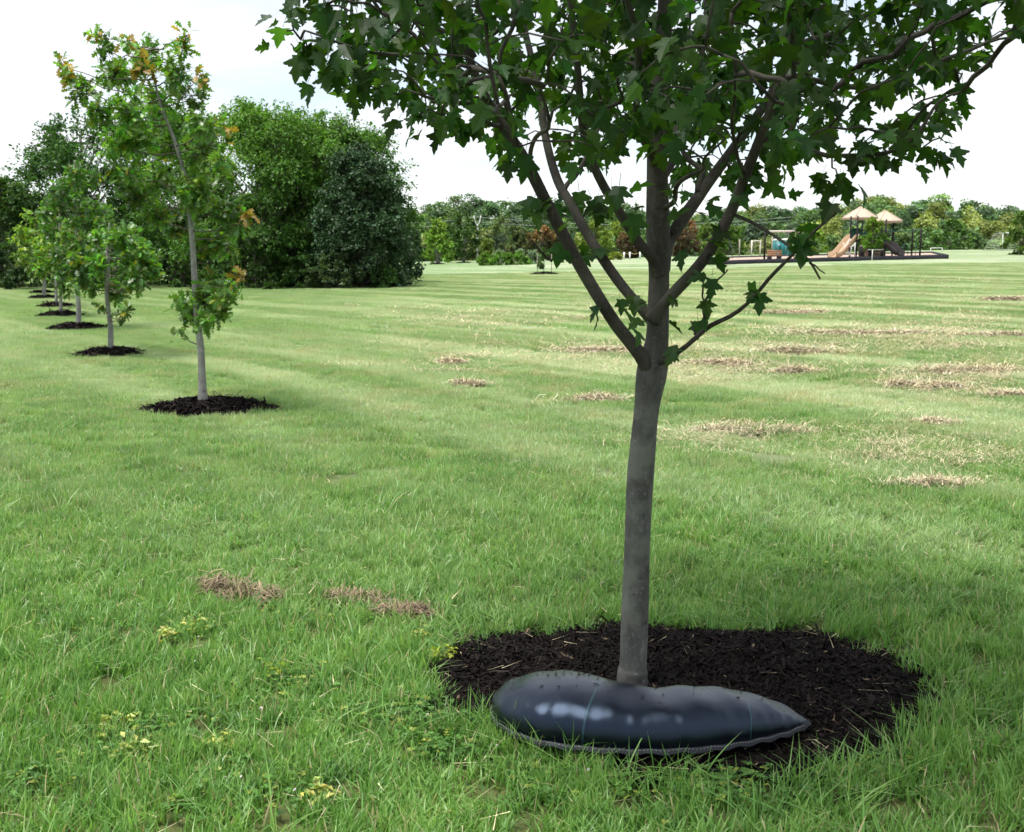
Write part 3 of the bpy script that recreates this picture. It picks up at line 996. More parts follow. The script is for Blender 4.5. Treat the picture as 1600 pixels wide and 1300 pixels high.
i = np.arange(NS - 1)[:, None] * NC; j = np.arange(NC)[None]; k = (j + 1) % NC
q = np.stack([i + j, i + NC + j, i + NC + k, i + k], -1).reshape(-1, 4)
V = np.vstack([V, V[:NC].mean(0), V[-NC:].mean(0)]); CC += [(0, .5, 0), (1, .5, 0)]
f3 = [(NS * NC, s, (s + 1) % NC) for s in range(NC)] + [(NS * NC + 1, (NS - 1) * NC + (s + 1) % NC, (NS - 1) * NC + s) for s in range(NC)]
bag_loc = (*((st[60, 0:2] + st[60, 2:4]) / 2), zb)
bag = thing('watering_bag', 'black glossy crescent shaped watering bag lying in front of the maple trunk', 'watering bag', bag_loc)
mb = MB(); mb.add(V, f3, q, np.array(CC))
mb.build('body', M_BAG, bag, True)
# flat welded hem round the outer edge with stitches
seam = V[np.arange(NS) * NC]
outw = norm(np.column_stack([st[:, 0:2] - st[:, 2:4], np.zeros(NS)]))
s0 = seam - outw * .004 + [0, 0, .006]
wv_ = 0.004 * np.sin(tpar * 90)[:, None] * np.array([0, 0, 1.0])
s1 = seam + outw * .015 + wv_ - [0, 0, .006]
s2 = s1 - [0, 0, .003]; s3 = s0 - [0, 0, .008]
mb = MB()
VV = np.vstack([s0, s1, s2, s3]); a = np.arange(NS - 1)
qq = np.concatenate([np.stack([a + o1 * NS, a + 1 + o1 * NS, a + 1 + o2_ * NS, a + o2_ * NS], -1) for o1, o2_ in ((0, 1), (1, 2), (2, 3))])
mb.add(VV, None, qq, np.tile(np.column_stack([tpar, np.zeros(NS), np.zeros(NS)]), (4, 1)))
hem = mb.build('hem', plain('hem_fabric', (0.010, 0.012, 0.016), .6, .3), bag, True)
mb = MB()
mids = s0 * .45 + s1 * .55 + [0, 0, .0022]
fine = resample(mids, 460)
for kk in range(6, 446, 4):
    if (kk // 4) % 1 == 0:
        mb.tube(fine[kk:kk + 3], .0010, 4)
so = mb.build('stitching', M_STITCH, hem)
so['kind'] = 'stuff'
# crumbs of bark caught on top of the bag
mb = MB()
for _ in range(110):
    i_ = int(rb.integers(4, NS - 10)) if rb.uniform() < .5 else int(rb.integers(4, 40))
    j_ = int(np.clip(rb.normal(15, 3.5), 6, 20))
    p_ = V[i_ * NC + j_] + [0, 0, .0012]
    a_ = rb.uniform(0, 6.28); L_ = rb.uniform(.002, .007)
    d_ = np.array([math.cos(a_), math.sin(a_), rb.normal(0, .15)]) * L_; w_ = np.array([-d_[1], d_[0], 0]) * .3
    mb.add([p_ - d_ - w_, p_ - d_ + w_, p_ + d_ + w_ * .6 + [0, 0, .001], p_ + d_ - w_ * .6, p_ + [0, 0, .004]], [(0, 1, 4), (1, 2, 4), (2, 3, 4), (3, 0, 4)], None, np.array([.02, .014, .011]) * rb.lognormal(0, .4))
co_ = mb.build('bark_crumbs', M_MULCH, bag); co_['kind'] = 'stuff'

# ------------------------------------------------------------------ oaks in the row
def oak(i, base, trunk_px, clumps, nleaf, label, lsize, detailed, leafcol, rs):
    r = np.random.default_rng(rs)
    Y0 = base[1]
    root = thing('oak_tree', label, 'tree', base, 'young oaks in a row on the lawn')
    rows = []
    for x, y, w in trunk_px:
        p = at(x, y, Y0); rows.append((*p, w / 2 / F * Y0))
    rows[0] = (base[0], base[1], base[2] - 0.05, rows[0][3] * 1.25)
    tq = resample(rows, 50)
    T = wobble(tq[:, :3], 0.006 if i else 0.004, rs)
    mb = MB(); mb.tube(T, np.maximum(tq[:, 3], .004), 12)
    mb.build('trunk', M_BARK_OAK, root, True)
    bmb, lmb = MB(), MB()
    tot = sum(c[2] ** 2 for c in clumps)
    P, D, N, S, C = [], [], [], [], []
    for (x, y, rad, *rest) in clumps:
        ctone = r.lognormal(0, .22)
        hue = rest[0] if rest else None
        rr = rad / F * Y0
        spread = max(0.12, min(0.75, 55.0 / F * Y0))
        off = r.normal(0, spread)
        if i == 0 and abs(x - np.interp(-y, [-645, -540, -380, -290, -220, -165, -60], [318, 313, 301, 290, 272, 252, 232])) < 24 and y < 440 and r.uniform() < .55:
            off = abs(off) + .25
        if hue == 'tip': off = -abs(off) * .5 - .1
        c = at(x, y, Y0 + off)
        k = int(np.argmin(np.linalg.norm(T - c, axis=1) + 0.8 * np.clip(T[:, 2] - c[2] + 0.1, 0, 9)))
        m = 9; t = np.linspace(0, 1, m)[:, None]
        path = T[k][None] * (1 - t) + c[None] * t + np.array([0, 0, -.08])[None] * np.sin(t * 3.14) * np.linalg.norm(c - T[k]) + r.normal(0, .015, (m, 3)) * np.sin(t * 3.14)
        bmb.tube(path, np.linspace(.008, .003, m) * (1 if Y0 < 25 else 1.5), 5)
        nl = max(22 if hue == 'tip' else 6, int(nleaf * rad ** 2 / tot))
        if hue == 'tip': nl = max(nl, 27)
        for tnum in range(max(2, nl // 9)):
            v = norm(r.normal(0, 1, 3)); e = c + v * rr * r.uniform(.35, 1.05) * [1, 1, .85]
            if rest and rest[0] == 'tip':
                e = c + v * rr * .5
            bmb.tube(np.array([c, (c + e) / 2 + [0, 0, -.01], e]), [.004, .003, .0018], 4)
            for _ in range(9):
                f_ = r.uniform(.3, 1.05)
                p = c + (e - c) * f_ + r.normal(0, .03, 3)
                o = norm((e - c) + r.normal(0, .8, 3) * np.linalg.norm(e - c))
                P.append(p)
                D.append(norm(o * .8 + UPV * r.normal(-.15, .35) + r.normal(0, .3, 3)))
                N.append(norm(UPV * .9 + o * .2 + r.normal(0, .45, 3)))
                S.append(lsize * r.uniform(.65, 1.2))
                cc = np.array(leafcol) * ctone * r.lognormal(0, .28) * np.array([r.lognormal(0, .2), 1, r.lognormal(0, .15)])
                u = r.uniform()
                if hue == 'tip' and u < (.8 if x > 330 else .5): cc = np.array([.32, .21, .05]) * r.uniform(.6, 1.2)
                elif u < .03: cc = np.array([.26, .24, .03]) * r.uniform(.6, 1.1)
                C.append(np.clip(cc, 0, .8))
    P, D, N, S, C = map(np.array, (P, D, N, S, C))
    b_ = bmb.build('branches', M_BARK_FAR, root, True); b_['kind'] = 'stuff'
    tmpl = oak_leaf() if detailed else simple_leaf(.30)
    if i == 0:
        qd, dzz = project(P)
        sel = np.argsort(P[:, 1] - S * 6)[:300]
        msk = np.zeros(len(P), bool); msk[sel] = True
        lms = []
        for kk in range(8):
            m_ = MB(); m_.add(tmpl[0], tmpl[1], None, np.array(leafcol) * r.lognormal(0, .25) * np.array([r.lognormal(0, .2), 1, 1]))
            lms.append(m_.mesh('leaf', M_OAKL))
        m_ = MB(); m_.add(tmpl[0], tmpl[1], None, np.array([.32, .21, .05])); gold = m_.mesh('leaf', M_OAKL)
        for ix in sel:
            d = D[ix]; X = norm(np.cross(d, N[ix])); nn = np.cross(X, d)
            golden = C[ix][0] > C[ix][1] * 1.3
            o = bpy.data.objects.new('leaf', gold if golden else lms[int(r.integers(0, 8))])
            COL.objects.link(o); o.parent = root
            q_ = P[ix] - base
            o.matrix_local = Matrix(((X[0], d[0], nn[0], q_[0]), (X[1], d[1], nn[1], q_[1]), (X[2], d[2], nn[2], q_[2]), (0, 0, 0, 1))) @ Matrix.Scale(float(S[ix]), 4)
        keep = ~msk
    else:
        keep = np.ones(len(P), bool)
    place_leaves(lmb, tmpl, P[keep], D[keep], N[keep], S[keep], C[keep])
    f_ = lmb.build('foliage', M_OAKL, root); f_['kind'] = 'stuff'
    return root


def ell_clumps(cx, cy, rx, ry, n, rad, seed, shape=1.0):
    r = np.random.default_rng(seed); o = []
    while len(o) < n:
        a, b_ = r.uniform(-1, 1, 2)
        wdt = 1 - 0.45 * max(-b_, 0) * shape          # narrower towards the top
        if (a / max(wdt, .2)) ** 2 + b_ ** 2 > 1: continue
        o.append((cx + a * rx, cy + b_ * ry, rad * r.uniform(.7, 1.25)))
    return o


oak1_clumps = [(95, 100, 12, 'tip'), (108, 112, 16, 'tip'), (130, 142, 26), (160, 75, 20), (150, 52, 10, 'tip'), (182, 115, 36), (228, 88, 36), (292, 55, 13, 'tip'), (285, 78, 16), (278, 112, 28), (198, 62, 10, 'tip'),
               (205, 165, 36), (152, 172, 28), (250, 160, 38), (300, 150, 26), (312, 120, 10, 'tip'), (315, 190, 26), (215, 215, 36), (178, 225, 30), (268, 225, 36), (315, 240, 32), (200, 270, 32), (245, 285, 36), (225, 110, 22, 'tip'),
               (305, 295, 38), (348, 280, 22), (352, 205, 9, 'tip'), (345, 325, 32), (285, 345, 36), (335, 375, 34), (370, 350, 22), (388, 340, 11, 'tip'), (240, 335, 30), (305, 385, 24), (360, 388, 18), (215, 310, 26), (345, 250, 22),
               (322, 465, 34), (295, 485, 26), (342, 488, 26), (355, 462, 20), (380, 432, 12, 'tip'), (368, 448, 14), (318, 505, 20), (285, 470, 16), (278, 515, 8), (330, 440, 22)]
oak(0, OAKP[0], [(318, 645, 15), (315, 590, 12), (313, 540, 11), (307, 470, 10), (301, 380, 8.5), (290, 290, 7), (272, 220, 5.5), (252, 165, 4), (238, 110, 3), (232, 75, 2)],
    oak1_clumps, 6000, 'nearest oak of the left row, leaning trunk and orange young leaf tips', .098, True, (.10, .20, .034), 31)
oak(1, OAKP[1], [(172, 556, 8), (170, 480, 7), (168, 420, 6), (169, 380, 4), (170, 350, 2)],
    ell_clumps(172, 402, 66, 56, 34, 17, 41) + [(190, 490, 11), (200, 487, 8), (160, 478, 6)], 3000, 'second nearest oak of the left row with a small low side sprig', .13, True, (.075, .16, .03), 32)
oak(2, OAKP[2], [(122, 514, 7), (121, 430, 6), (118, 330, 4), (116, 250, 2)],
    ell_clumps(116, 335, 54, 92, 40, 17, 42), 3800, 'third nearest oak of the left row with the tall rounded crown', .14, True, (.066, .145, .028), 33)
oak(3, OAKP[3], [(95, 494, 4.5), (94, 440, 4), (93, 380, 3), (93, 330, 2)],
    ell_clumps(98, 398, 36, 58, 24, 12, 43), 1700, 'fourth nearest oak of the left row, slim and light green', .15, False, (.095, .18, .03), 34)
oak(4, OAKP[4], [(88, 480, 4), (87, 430, 3.5), (86, 380, 3), (86, 340, 2)],
    ell_clumps(86, 390, 34, 52, 22, 12, 44), 1500, 'fifth nearest oak of the left row, half hidden by its neighbours', .16, False, (.085, .165, .03), 35)
oak(5, OAKP[5], [(69, 467, 5), (68, 420, 4), (66, 370, 3), (66, 330, 2)],
    ell_clumps(64, 375, 40, 62, 30, 12, 45), 2000, 'second farthest oak of the left row with yellowish green crown', .17, False, (.115, .19, .032), 36)
oak(6, OAKP[6], [(67, 459, 4), (72, 420, 3.5), (76, 380, 3), (78, 350, 2)],
    ell_clumps(60, 390, 34, 48, 20, 12, 46), 1400, 'farthest oak of the left row in front of the thicket', .18, False, (.085, .15, .03), 37)

# ------------------------------------------------------------------ bigger trees behind
def big_tree(name, label, base, H, Rx, Ry, col, seed, n_clump=70, per=220, leaf=0.16, low=0.05, profile='round', mat=None, droop=0.0, group=None, clump=0.16, trunk_r=None, spread=.25, cat='tree', top_col=None, trunk_mat=None):
    """tree with a tapered trunk, limbs and a crown of leaf clumps on them; low = crown base as a share of H"""
    r = np.random.default_rng(seed)
    base = np.asarray(base, float)
    root = thing(name, label, cat, base, group)
    tr = trunk_r or H * 0.018
    T = np.array([base + [0, 0, -.1], base + [0, 0, H * .15], base + [r.normal(0, .01 * H), r.normal(0, .01 * H), H * .45], base + [r.normal(0, .02 * H), r.normal(0, .02 * H), H * .92]])
    T = resample(np.column_stack([T, [tr * 1.2, tr, tr * .7, tr * .15]]), 16)
    bm = MB(); bm.tube(T[:, :3], T[:, 3], 8)
    bm.build('trunk', trunk_mat or M_BARK_FAR, root, True)
    lim, lv = MB(), MB()
    P, D, N, S, C = [], [], [], [], []
    zl, zh = low * H, H
    for k in range(n_clump):
        hfrac = r.uniform(0, 1)
        if profile == 'round':
            wd = math.sqrt(max(0.02, 1 - (2 * (hfrac ** .85) - 1) ** 2 * .92))
        elif profile == 'cone':
            wd = max(.06, (1 - hfrac) ** .75) * min(1, .35 + hfrac * 6)
        elif profile == 'oval':
            wd = max(.08, math.sin(math.pi * (0.14 + .84 * hfrac)) ** .8)
        elif profile == 'mound':
            wd = math.sqrt(max(0.03, 1 - hfrac ** 1.8))
        elif profile == 'column':
            wd = max(.2, (1 - hfrac ** 3))
        a = r.uniform(0, 2 * math.pi)
        rho = wd * (r.uniform(.25, 1.0) ** .5) * (1 + r.normal(0, .08))
        cs = clump * H * r.uniform(.6, 1.3)
        c = base + [Rx * rho * math.cos(a), Ry * rho * math.sin(a), zl + (zh - zl) * hfrac - cs * .35]
        t = np.linspace(0, 1, 6)[:, None]
        k0 = int(np.clip((c[2] - base[2] - .18 * H * rho) / H * 15, 1, 14))
        pth = T[k0, :3][None] * (1 - t) + c[None] * t
        lim.tube(pth, np.linspace(tr * .3, tr * .06, 6), 4, cap=False)
        out = norm(np.array([math.cos(a), math.sin(a), .35]))
        n = int(per * r.uniform(.6, 1.4))
        # a clump is a few sprays, each a fan of leaves
        ns = max(3, n // 14)
        e = norm(r.normal(0, 1, (ns, 3)) + out * .7 + [0, 0, .25])
        ln = cs * r.uniform(.35, 1.1, ns)[:, None]
        f_ = r.uniform(.15, 1.05, (ns, 14))
        pts = c + (e * ln)[:, None] * f_[..., None]
        pts[..., 2] -= droop * (f_ ** 2) * ln * 1.0 + 0.0
        pts[..., 2] = c[2] + (pts[..., 2] - c[2]) * .8
        pts = pts.reshape(-1, 3) + r.normal(0, cs * .07, (ns * 14, 3))
        ee = np.repeat(e, 14, 0)
        P.append(pts)
        D.append(norm(ee * .7 + r.normal(0, .55, pts.shape) + [0, 0, -.15 - droop]))
        N.append(norm(ee * .45 + r.normal(0, .5, pts.shape) + [0, 0, .6]))
        S.append(leaf * r.lognormal(0, .25, len(pts)))
        base_c = np.asarray(col, float) * r.lognormal(0, spread * .8)
        if top_col is not None:  # lighter green tops: high sun put into the colour; reddish tops are leaf colour
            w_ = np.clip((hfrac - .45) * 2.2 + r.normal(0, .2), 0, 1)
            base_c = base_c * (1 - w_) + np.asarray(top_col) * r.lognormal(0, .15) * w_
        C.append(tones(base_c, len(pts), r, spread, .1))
    P, D, N, S, C = map(np.vstack, (P, D, N, [s[:, None] for s in S], C))
    P[:, 2] = np.maximum(P[:, 2], base[2] + 0.02)
    place_leaves(lv, simple_leaf(.34, .14, .15), P, D, N, S[:, 0], C)
    o = lim.build('limbs', trunk_mat or M_BARK_FAR, root, True); o['kind'] = 'stuff'
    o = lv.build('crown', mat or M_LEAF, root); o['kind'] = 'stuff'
    return root


def px_tree(name, label, cx, topy, half_w, Y, col, seed, **kw):
    b_ = ground_at(cx, Y)
    (q,), _ = project(b_)
    H = (q[1] - topy) / F * Y
    return big_tree(name, label, b_, H, half_w / F * Y, min(half_w / F * Y, 5.0), col, seed, **kw)


TH = 'trees of the thicket on the left'
LOC = (.055, .125, .022)
px_tree('thicket_tree', 'low dark green tree at the left picture edge of the thicket', 5, 283, 85, 56, (.05, .10, .028), 51, n_clump=90, per=260, leaf=.15, group=TH, profile='mound')
px_tree('thicket_tree', 'tall dark thicket tree rising behind the far oaks at left', 140, 185, 95, 60, (.045, .105, .026), 52, n_clump=120, per=260, leaf=.16, group=TH)
px_tree('thicket_tree', 'broad green thicket tree behind the crown of the nearest oak', 290, 186, 92, 58, (.055, .12, .025), 53, n_clump=120, per=260, leaf=.16, group=TH, profile='mound')
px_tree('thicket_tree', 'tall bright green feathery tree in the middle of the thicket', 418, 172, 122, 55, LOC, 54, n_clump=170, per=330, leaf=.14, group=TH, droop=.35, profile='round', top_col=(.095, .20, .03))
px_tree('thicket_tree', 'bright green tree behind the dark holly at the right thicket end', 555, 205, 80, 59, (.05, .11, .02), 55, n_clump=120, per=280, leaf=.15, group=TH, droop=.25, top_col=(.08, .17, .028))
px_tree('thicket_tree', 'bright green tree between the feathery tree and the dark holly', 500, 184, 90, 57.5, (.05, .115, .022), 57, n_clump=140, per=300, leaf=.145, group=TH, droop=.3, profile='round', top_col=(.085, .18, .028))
px_tree('holly_tree', 'dark blue green dense holly at the right end of the thicket', 565, 232, 74, 52.5, (.036, .075, .030), 56, n_clump=170, per=330, leaf=.12, mat=M_HOLLY, profile='mound', low=.03, clump=.12, group=TH)
for k_, (cx, ty, hw, Y, cc, lab) in enumerate([
        (30, 385, 70, 52, (.035, .07, .024), 'dark low shrub at the foot of the thicket near the left picture edge'),
        (215, 395, 80, 53, (.035, .07, .022), 'dark low shrub at the thicket foot behind the oak row'),
        (400, 372, 95, 52.5, (.04, .085, .02), 'dark drooping shrub under the bright feathery thicket tree'),
        (530, 398, 48, 50.5, (.06, .095, .04), 'grey green low shrub in front of the dark holly'),
        (600, 415, 22, 51, (.055, .11, .03), 'small green shrub at the right foot of the holly'),
        (480, 400, 40, 51.5, (.04, .085, .022), 'dark green low shrub left of the grey green shrub')]):
    px_tree('shrub', lab, cx, ty, hw, Y, cc, 70 + k_, n_clump=40, per=240, leaf=.12, profile='mound', low=.0, clump=.2, cat='shrub', group='shrubs at the foot of the thicket')

# far trees that stand on their own
FT = 'trees in front of the far wood'
far = [
    # name, label, cx, top, halfw, Y, colour, profile, top colour, low
    ('pine_tree', 'dark pine with bare lower trunk beside the dark holly', 640, 356, 20, 135, (.035, .07, .03), 'oval', None, .22),
    ('pin_oak', 'light green young tree on a trunk with mulch ring beyond the holly', 683, 346, 25, 150, (.15, .26, .045), 'cone', (.19, .29, .05), .16),
    ('dark_oak', 'dark green oval tree right of the light green one', 725, 335, 24, 160, (.055, .105, .03), 'oval', None, .17),
    ('small_tree', 'small dark tree between the light green and dark green trees', 697, 368, 18, 185, (.045, .085, .03), 'round', None, .15),
    ('small_conifer', 'small yellow green tree beside the low juniper bed', 763, 376, 12, 150, (.12, .17, .04), 'cone', None, .02),
    ('willow_shrub', 'broad grey green willow like tree behind the juniper bed', 790, 344, 42, 175, (.08, .125, .05), 'mound', (.12, .155, .07), .0),
    ('brown_shrub', 'olive brown rounded shrub next to the willow like tree', 816, 362, 26, 168, (.075, .095, .04), 'mound', None, .0),
    ('plum_tree', 'reddish topped tree just left of the maple limbs', 843, 354, 19, 165, (.06, .08, .035), 'round', (.22, .12, .06), .05),
    ('plum_tree', 'reddish topped tree seen between the left maple limbs', 872, 358, 18, 168, (.05, .07, .03), 'round', (.21, .13, .07), .1),
    ('light_tree', 'yellow green tree seen right of the leftmost maple limbs', 928, 346, 27, 170, (.13, .19, .035), 'oval', (.17, .23, .045), .05),
    ('light_tree', 'yellow green tree behind the rope fence', 965, 350, 22, 178, (.13, .19, .035), 'oval', (.17, .23, .045), .05),
    ('plum_tree', 'red brown tree behind the maple trunk, left side', 985, 364, 18, 165, (.085, .065, .04), 'round', (.15, .10, .055), .08),
    ('plum_tree', 'red brown tree directly right of the maple trunk', 1072, 347, 21, 165, (.085, .06, .04), 'round', (.20, .105, .06), .08),
    ('light_tree', 'yellow green tree seen under the right maple limb', 1105, 350, 20, 172, (.11, .17, .035), 'oval', None, .08),
    ('light_tree', 'green tree left of the small wooden swing', 1140, 352, 24, 168, (.08, .14, .03), 'mound', None, .02),
    ('light_tree', 'bright yellow green spreading tree behind the portable toilets', 1258, 353, 36, 170, (.15, .23, .035), 'mound', (.19, .28, .045), .0),
    ('round_tree', 'broad green tree at the wood edge right of the playground', 1484, 346, 30, 175, (.065, .125, .032), 'mound', None, .0),
    ('willow_shrub', 'green willow like bush cut by the right picture edge', 1597, 333, 26, 118, (.085, .145, .03), 'round', None, .03),
]
for k_, (nm, lab, cx, ty, hw, Y, cc, prof, tcol, lw) in enumerate(far):
    px_tree(nm, lab, cx, ty, hw, Y, cc, 100 + k_, n_clump=46, per=110, leaf=.30 if Y > 140 else .22, profile=prof, top_col=tcol, low=lw, clump=.15, group=FT,
            trunk_mat=M_BARK_OAK if nm in ('pin_oak', 'dark_oak') else None)
# mulch rings under the lone trees
for (cx, Y, lab) in ((640, 135, 'thin mulch ring under the dark pine beyond the holly'), (683, 150, 'thin mulch ring under the light green young tree'), (725, 160, 'thin mulch ring under the dark green oval tree')):
    p_ = ground_at(cx, Y)
    mulch_bed(p_[0], p_[1], 1.1, 1.1, .14, int(cx), lab, 200, .25, 'mulch beds around trees', 24)

# the wood on the horizon
def far_wood():
    r = np.random.default_rng(300)
    topx = np.array([-150, 200, 600, 640, 700, 740, 780, 830, 900, 1000, 1060, 1100, 1150, 1200, 1250, 1300, 1350, 1385, 1420, 1450, 1500, 1540, 1575, 1610, 1800])
    topy = np.array([322, 318, 322, 322, 312, 304, 312, 310, 316, 320, 330, 326, 326, 320, 318, 313, 303, 302, 311, 305, 311, 317, 322, 322, 318])
    P, D, N, S, C = [], [], [], [], []
    lim = MB()
    cols = [np.array((.065, .12, .05)), np.array((.085, .15, .05)), np.array((.11, .175, .055)), np.array((.17, .20, .06)), np.array((.07, .11, .06))]
    for row, (Y, dtop, step) in enumerate(((285, 0, 20), (262, 7, 22), (240, 26, 20), (225, 48, 16))):
        x = -160 + r.uniform(0, 10)
        while x < 1800:
            x += step * r.uniform(.7, 1.3)
            if 0 < x < 480 and row in (1, 3): continue
            YY_ = Y + r.normal(0, 5)
            b_ = ground_at(x, YY_)
            (q,), _ = project(b_)
            ty = np.interp(x, topx, topy) + dtop + abs(r.normal(0, 6)) + r.normal(0, 2)
            H = (q[1] - ty) / F * YY_
            if H < 2: continue
            Rx = (22 if row < 2 else 17) * r.uniform(.75, 1.3) / F * YY_
            warm = np.clip((x - 1000) / 350, 0, 1) if row < 3 else .4
            pw = np.array([.32, .30, .22 + .1 * warm, .02 + .65 * warm, .18]); pw /= pw.sum()
            bc = cols[r.choice(5, p=pw)] * r.lognormal(0, .12) * (1 + .25 * warm)
            lim.tube(np.array([b_ - [0, 0, .2], b_ + [0, 0, H * .5], b_ + [r.normal(0, .5), 0, H * .9]]), [.28, .2, .05], 5)
            nc = 24
            hf = r.uniform(.08 if row > 1 else .25, 1, nc)
            wd = np.sqrt(np.maximum(.05, 1 - np.abs(2 * hf ** 1.1 - 1.05) ** 2.2))
            a = r.uniform(0, 6.28, nc)
            rho = wd * r.uniform(.3, 1, nc) ** .5
            cc = b_ + np.stack([Rx * rho * np.cos(a), Rx * .8 * rho * np.sin(a), H * hf - 1.0], -1)
            cs = r.uniform(1.0, 2.2, nc)
            per = 85
            e = norm(r.normal(0, 1, (nc, per, 3)) + np.array([0, -.25, .35]))
            pts = cc[:, None] + e * (cs[:, None, None] * r.uniform(.55, 1.05, (nc, per, 1))) * np.array([1, 1, .75])
            nn = norm(e + r.normal(0, .45, e.shape) + np.array([0, 0, .3]))
            dd = norm(np.cross(nn, r.normal(0, 1, nn.shape)))
            P.append(pts.reshape(-1, 3)); N.append(nn.reshape(-1, 3)); D.append(dd.reshape(-1, 3))
            S.append(r.lognormal(np.log(.55), .25, nc * per))
            cl_ = bc[None] * r.lognormal(0, .16, nc)[:, None]
            C.append(tones(np.repeat(cl_, per, 0), nc * per, r, .2, .08) if False else np.clip(np.repeat(cl_, per, 0) * r.lognormal(0, .22, nc * per)[:, None], 0, .6))
    P = np.vstack(P); zmin = terr(P[:, 0], P[:, 1]); P[:, 2] = np.maximum(P[:, 2], zmin)
    lv = MB()
    place_leaves(lv, simple_leaf(.42, .12, .1), P, np.vstack(D), np.vstack(N), np.concatenate(S), np.vstack(C))
    root = thing('far_wood', 'long mixed green wood along the horizon', 'wood', (0, 250, 0))
    root['kind'] = 'stuff'
    o = lim.build('trunks', M_BARK_FAR, root, True); o['kind'] = 'stuff'
    o = lv.build('crowns', M_LEAF, root); o['kind'] = 'stuff'


far_wood()

# juniper bed and grass mounds, rope fence, sapling
for k_, (cx, ty, hw, Y, cc, nm, lab) in enumerate([
        (758, 397, 15, 126, (.10, .20, .03), 'juniper', 'low bright green juniper at the left end of the bed'),
        (785, 394, 20, 125, (.10, .20, .03), 'juniper', 'low bright green juniper in the middle of the bed'),
        (808, 394, 18, 125, (.095, .19, .03), 'juniper', 'low bright green juniper at the right end of the bed'),
        (781, 391, 12, 131, (.20, .26, .19), 'ornamental_grass', 'silvery grass mound behind the middle juniper'),
        (832, 391, 14, 130, (.19, .25, .18), 'ornamental_grass', 'silvery grass mound right of the junipers'),
        (812, 391, 10, 133, (.19, .25, .18), 'ornamental_grass', 'smaller silvery grass mound behind the right juniper'),
        (962, 394, 12, 148, (.20, .24, .04), 'shrub', 'yellow green low shrub at the left end of the rope fence')]):
    px_tree(nm, lab, cx, ty, hw, Y, cc, 140 + k_, n_clump=26, per=110, leaf=.16, profile='mound', low=0, clump=.3, cat='shrub', group='low shrubs of the far planting bed')

M_WOODG = plain('grey_wood', (0.30, 0.27, 0.24), .85, .2)
M_WOODB = plain('brown_wood', (0.25, 0.14, 0.08), .8, .2, .2, 8)
M_BLACK = plain('black_metal', (0.014, 0.012, 0.012), .7, .15)
M_TAN = plain('tan_plastic', (0.36, 0.24, 0.15), .55, .35, .08)
M_ROOF = plain('beige_roof', (0.40, 0.32, 0.245), .6, .3, .05)
M_WHITE = plain('white_metal', (0.70, 0.69, 0.66), .5, .4, .05)
M_CREAM = plain('cream_metal', (0.62, 0.56, 0.48), .6, .3, .05)
M_TEAL = plain('teal_plastic', (0.018, 0.165, 0.18), .5, .4, .1)
M_GREENP = plain('dark_green_plastic', (0.012, 0.07, 0.05), .5, .4, .1)
M_BORDER = plain('dark_border', (0.020, 0.021, 0.026), .8, .15, .2)
M_CHIPS = plain('wood_chips', (0.36, 0.27, 0.215), .95, .1, .3, 9, .8, 30)
M_GREYM = plain('grey_metal', (0.30, 0.31, 0.32), .5, .5, .05)
M_ROPE = plain('rope', (0.42, 0.33, 0.17), .9, .1)
M_PATH = plain('gravel_path', (0.36, 0.34, 0.31), .95, .1, .2, 3)
M_STONE = plain('planter_stone', (0.16, 0.115, 0.085), .9, .2, .2, 8)

sap = ground_at(850, 74)
mulch_bed(sap[0], sap[1], .95, .9, .12, 88, 'dark mulch ring under the staked sapling on the far lawn', 400, .16, 'mulch beds around trees', 28)
big_tree('sapling', 'thin staked sapling alone on the far lawn left of the maple', sap, 1.7, .28, .28, (.06, .12, .03), 150, n_clump=14, per=30, leaf=.13, low=.25, clump=.14, profile='column', trunk_r=.018)
for k_, dx in enumerate((-.45, .5)):
    mb = MB(); mb.tube([sap + [dx, 0, -.1], sap + [dx, 0, 1.35]], .022, 6)
    o = mb.build('stake', M_WOODG)
    tag(o, '%s wooden stake beside the thin sapling' % ('left' if dx < 0 else 'right'), 'stake', 'stakes of the sapling')

rf = ground_at(978, 150)
fence = thing('rope_fence', 'short rope fence on white wooden posts behind the lawn', 'fence', rf)
for cx in (966, 975, 984, 1000):
    p_ = ground_at(cx, 150)
    mb = MB(); mb.box(p_ + [-.09, -.09, -.2], p_ + [.09, .09, 1.0]); mb.build('post', M_WHITE, fence)
pts = [ground_at(cx, 150) + [0, -.02, .9 - s] for cx, s in ((966, 0), (970, .15), (975, 0), (980, .15), (984, 0), (992, .2), (1000, 0))]
mb = MB(); mb.tube(pts, .035, 5); mb.build('rope', M_ROPE, fence)

# gravel path beyond the lone trees
pa, pb = [], []
for cx in range(560, 781, 10):
    Y = 172 + (cx - 560) * .02
    for lst, dy in ((pa, 0), (pb, 2.2)):
        p_ = ground_at(cx, Y + dy); lst.append(p_ + [0, 0, .03])
mb = MB(); nP = len(pa)
mb.add(np.vstack([pa, pb]), None, [(i, i + 1, nP + i + 1, nP + i) for i in range(nP - 1)])
tag(mb.build('path', M_PATH), 'pale gravel path behind the lone trees', 'path', kind='structure')

